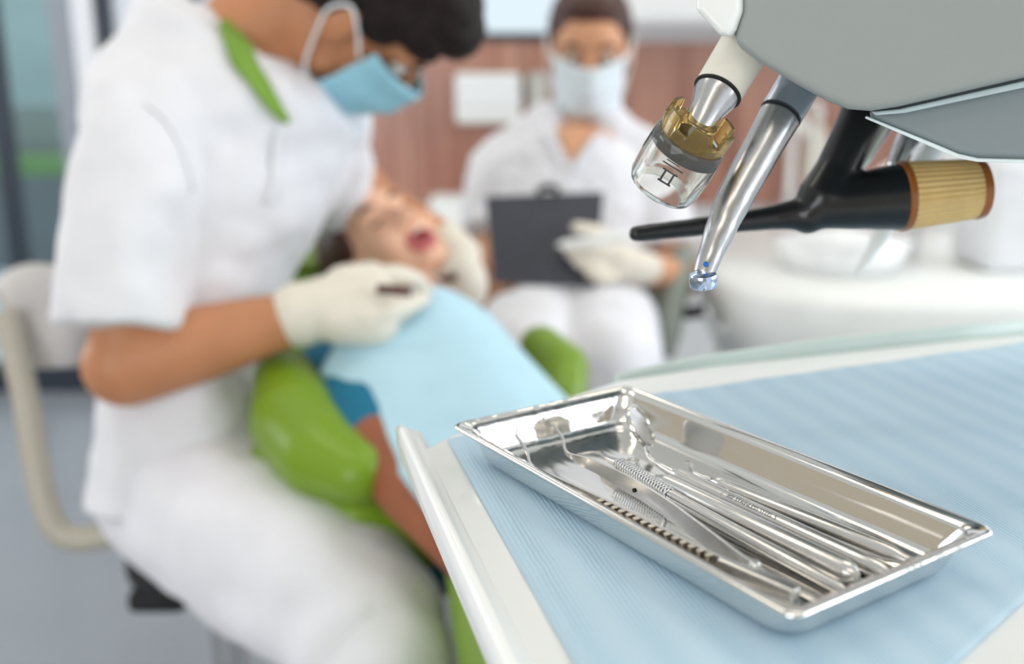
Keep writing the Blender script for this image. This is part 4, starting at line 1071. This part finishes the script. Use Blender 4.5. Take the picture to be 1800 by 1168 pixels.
# gloved hand with the pen
b = Blob(); b.cap(W(1136, 472, D - .21), .030, W(1112, 466, D - .23), .031)
b.cap(W(1112, 466, D - .23), .030, W(1086, 458, D - .24), .032)
b.chain([W(1092, 436, D - .25), W(1052, 408, D - .27), W(1014, 400, D - .29)], [.014, .0125, .010])
b.chain([W(1078, 444, D - .26), W(1036, 436, D - .28), W(998, 438, D - .28)], [.0135, .0115, .009])
b.chain([W(1078, 456, D - .25), W(1036, 452, D - .27), W(1004, 448, D - .27)], [.0135, .0115, .009])
b.chain([W(1080, 470, D - .25), W(1044, 472, D - .27), W(1016, 462, D - .27)], [.013, .0110, .009])
b.chain([W(1088, 482, D - .25), W(1060, 492, D - .27), W(1036, 482, D - .27)], [.012, .0100, .008])
b.build('glove', GLOVE, AS, vox=.003, smooth=3)
t = thing('pen', 'slim white pen held in the assistant\'s gloved hand over the clipboard', 'pen', W(1045, 424, D - .28))
pe0, pe1 = W(978, 432, D - .335), W(1122, 413, D - .335)
along(pe0, pe1, [(0, .001), (.006, .004), (.012, .0075), ((pe1 - pe0).length - .03, .0085)], 'barrel', WPLASTIC, t)
along(pe0, pe1, [((pe1 - pe0).length - .03, .0088), ((pe1 - pe0).length, .0082)], 'cap', WPLASTIC, t)
# clipboard
cb = thing('clipboard', 'black clipboard held upright against the assistant\'s tunic', 'clipboard', W(960, 420, D - .2))
q = [W(853, 345, D - .24), W(1062, 337, D - .22), W(1046, 505, D - .26), W(868, 497, D - .28)]
nn = (q[1] - q[0]).cross(q[3] - q[0]).normalized()
bm = bmesh.new(); a_ = [bm.verts.new(p) for p in q]; b_ = [bm.verts.new(p + nn * .004 * (1 if nn.y > 0 else -1)) for p in q]
bm.faces.new(a_); bm.faces.new(list(reversed(b_)))
for k in range(4): bm.faces.new((a_[k], a_[(k + 1) % 4], b_[(k + 1) % 4], b_[k]))
from_bm('board', bm, CLIPB, cb, bevel=.001)
tube('clip', [W(945, 339, D - .235), W(955, 330, D - .235), W(972, 330, D - .235), W(982, 339, D - .235)], .006, BLACKRUB, cb)
# assistant's chair
ac = thing('assistant_chair', 'grey-green upholstered chair behind the assistant, its side showing at right', 'chair', W(1130, 620, D + .05))
b = Blob(); b.loft([W(1192, 455, D - .05), W(1178, 520, D - .12), W(1176, 580, D - .2), W(1178, 628, D - .25)], [.022, .030, .022, .008], [.045, .05, .035, .01], ref=V((0, 1, 0))); b.build('armrest', GREYUPH, ac, vox=.005)
b = Blob(); b.loft([W(1000, 330, D + .22), W(1000, 480, D + .2), W(1000, 600, D + .2)], [.17, .20, .18], [.035, .04, .035], ref=V((0, 1, 0))); b.build('backrest', GREYUPH, ac, vox=.008)
sp_ = W(1000, 640, D + .03); zc = .50
b = Blob(); b.loft([V((sp_.x, sp_.y, .44)), V((sp_.x, sp_.y, .52))], [.21, .22], [.21, .22], ref=V((0, 1, 0))); b.build('seat', GREYUPH, ac, vox=.008)
lathe('column', V((sp_.x, sp_.y, 0)), V((0, 0, 1)), [(0, .26), (.02, .26), (.04, .03), (.45, .03)], STEELD, ac)

# ================================================================= LIGHT, CAMERA
w = bpy.data.worlds.new('sky'); sc.world = w; w.use_nodes = True
bg = w.node_tree.nodes['Background']; bg.inputs['Color'].default_value = (.90, .95, 1.0, 1); bg.inputs['Strength'].default_value = 1.7
def area(name, loc, target, sx_, sy_, power, col=(1, 1, 1)):
    l = bpy.data.lights.new(name, 'AREA'); l.shape = 'RECTANGLE'; l.size = sx_; l.size_y = sy_; l.energy = power; l.color = col
    o = bpy.data.objects.new(name, l); C.objects.link(o); o.location = loc
    o.rotation_euler = (V(target) - V(loc)).to_track_quat('-Z', 'Y').to_euler(); return o
area('added_fill_right', (XR + .3, .8, 1.7), (0, .9, 1.0), 3.4, 1.5, 90, (.93, .97, 1))  # unseen lamp added beyond the right wall opening for soft fill
area('added_fill_left', (XL - .3, 2.2, 1.6), (0, .9, 1.0), 2.0, 1.5, 50, (.93, .97, 1))  # lamp added outside the left wall opening to strengthen the daylight
area('added_fill_rear', (-1.6, YB - .3, 1.4), (0, .9, 1.0), 2.0, 1.5, 60, (.95, .98, 1))  # added lamp shining through an invented opening behind the camera

cam = bpy.data.cameras.new('camera'); co = bpy.data.objects.new('camera', cam); C.objects.link(co)
co.location = (0, 0, CAMZ); co.rotation_euler = (math.radians(90) - PITCH, 0, 0)
cam.sensor_width = 36; cam.lens = 36 * F / 1800; cam.clip_start = .02
cam.dof.use_dof = True; cam.dof.focus_distance = .405; cam.dof.aperture_fstop = 4.4; cam.dof.aperture_blades = 0
sc.camera = co
sc.view_settings.view_transform = 'Standard'; sc.view_settings.look = 'None'; sc.view_settings.exposure = -.68; sc.view_settings.gamma = 1
sc.view_settings.use_curve_mapping = False
sc.cycles.use_denoising = True
sc.cycles.max_bounces = 10; sc.cycles.transmission_bounces = 8; sc.cycles.sample_clamp_indirect = 8
sc.cycles.caustics_refractive = False
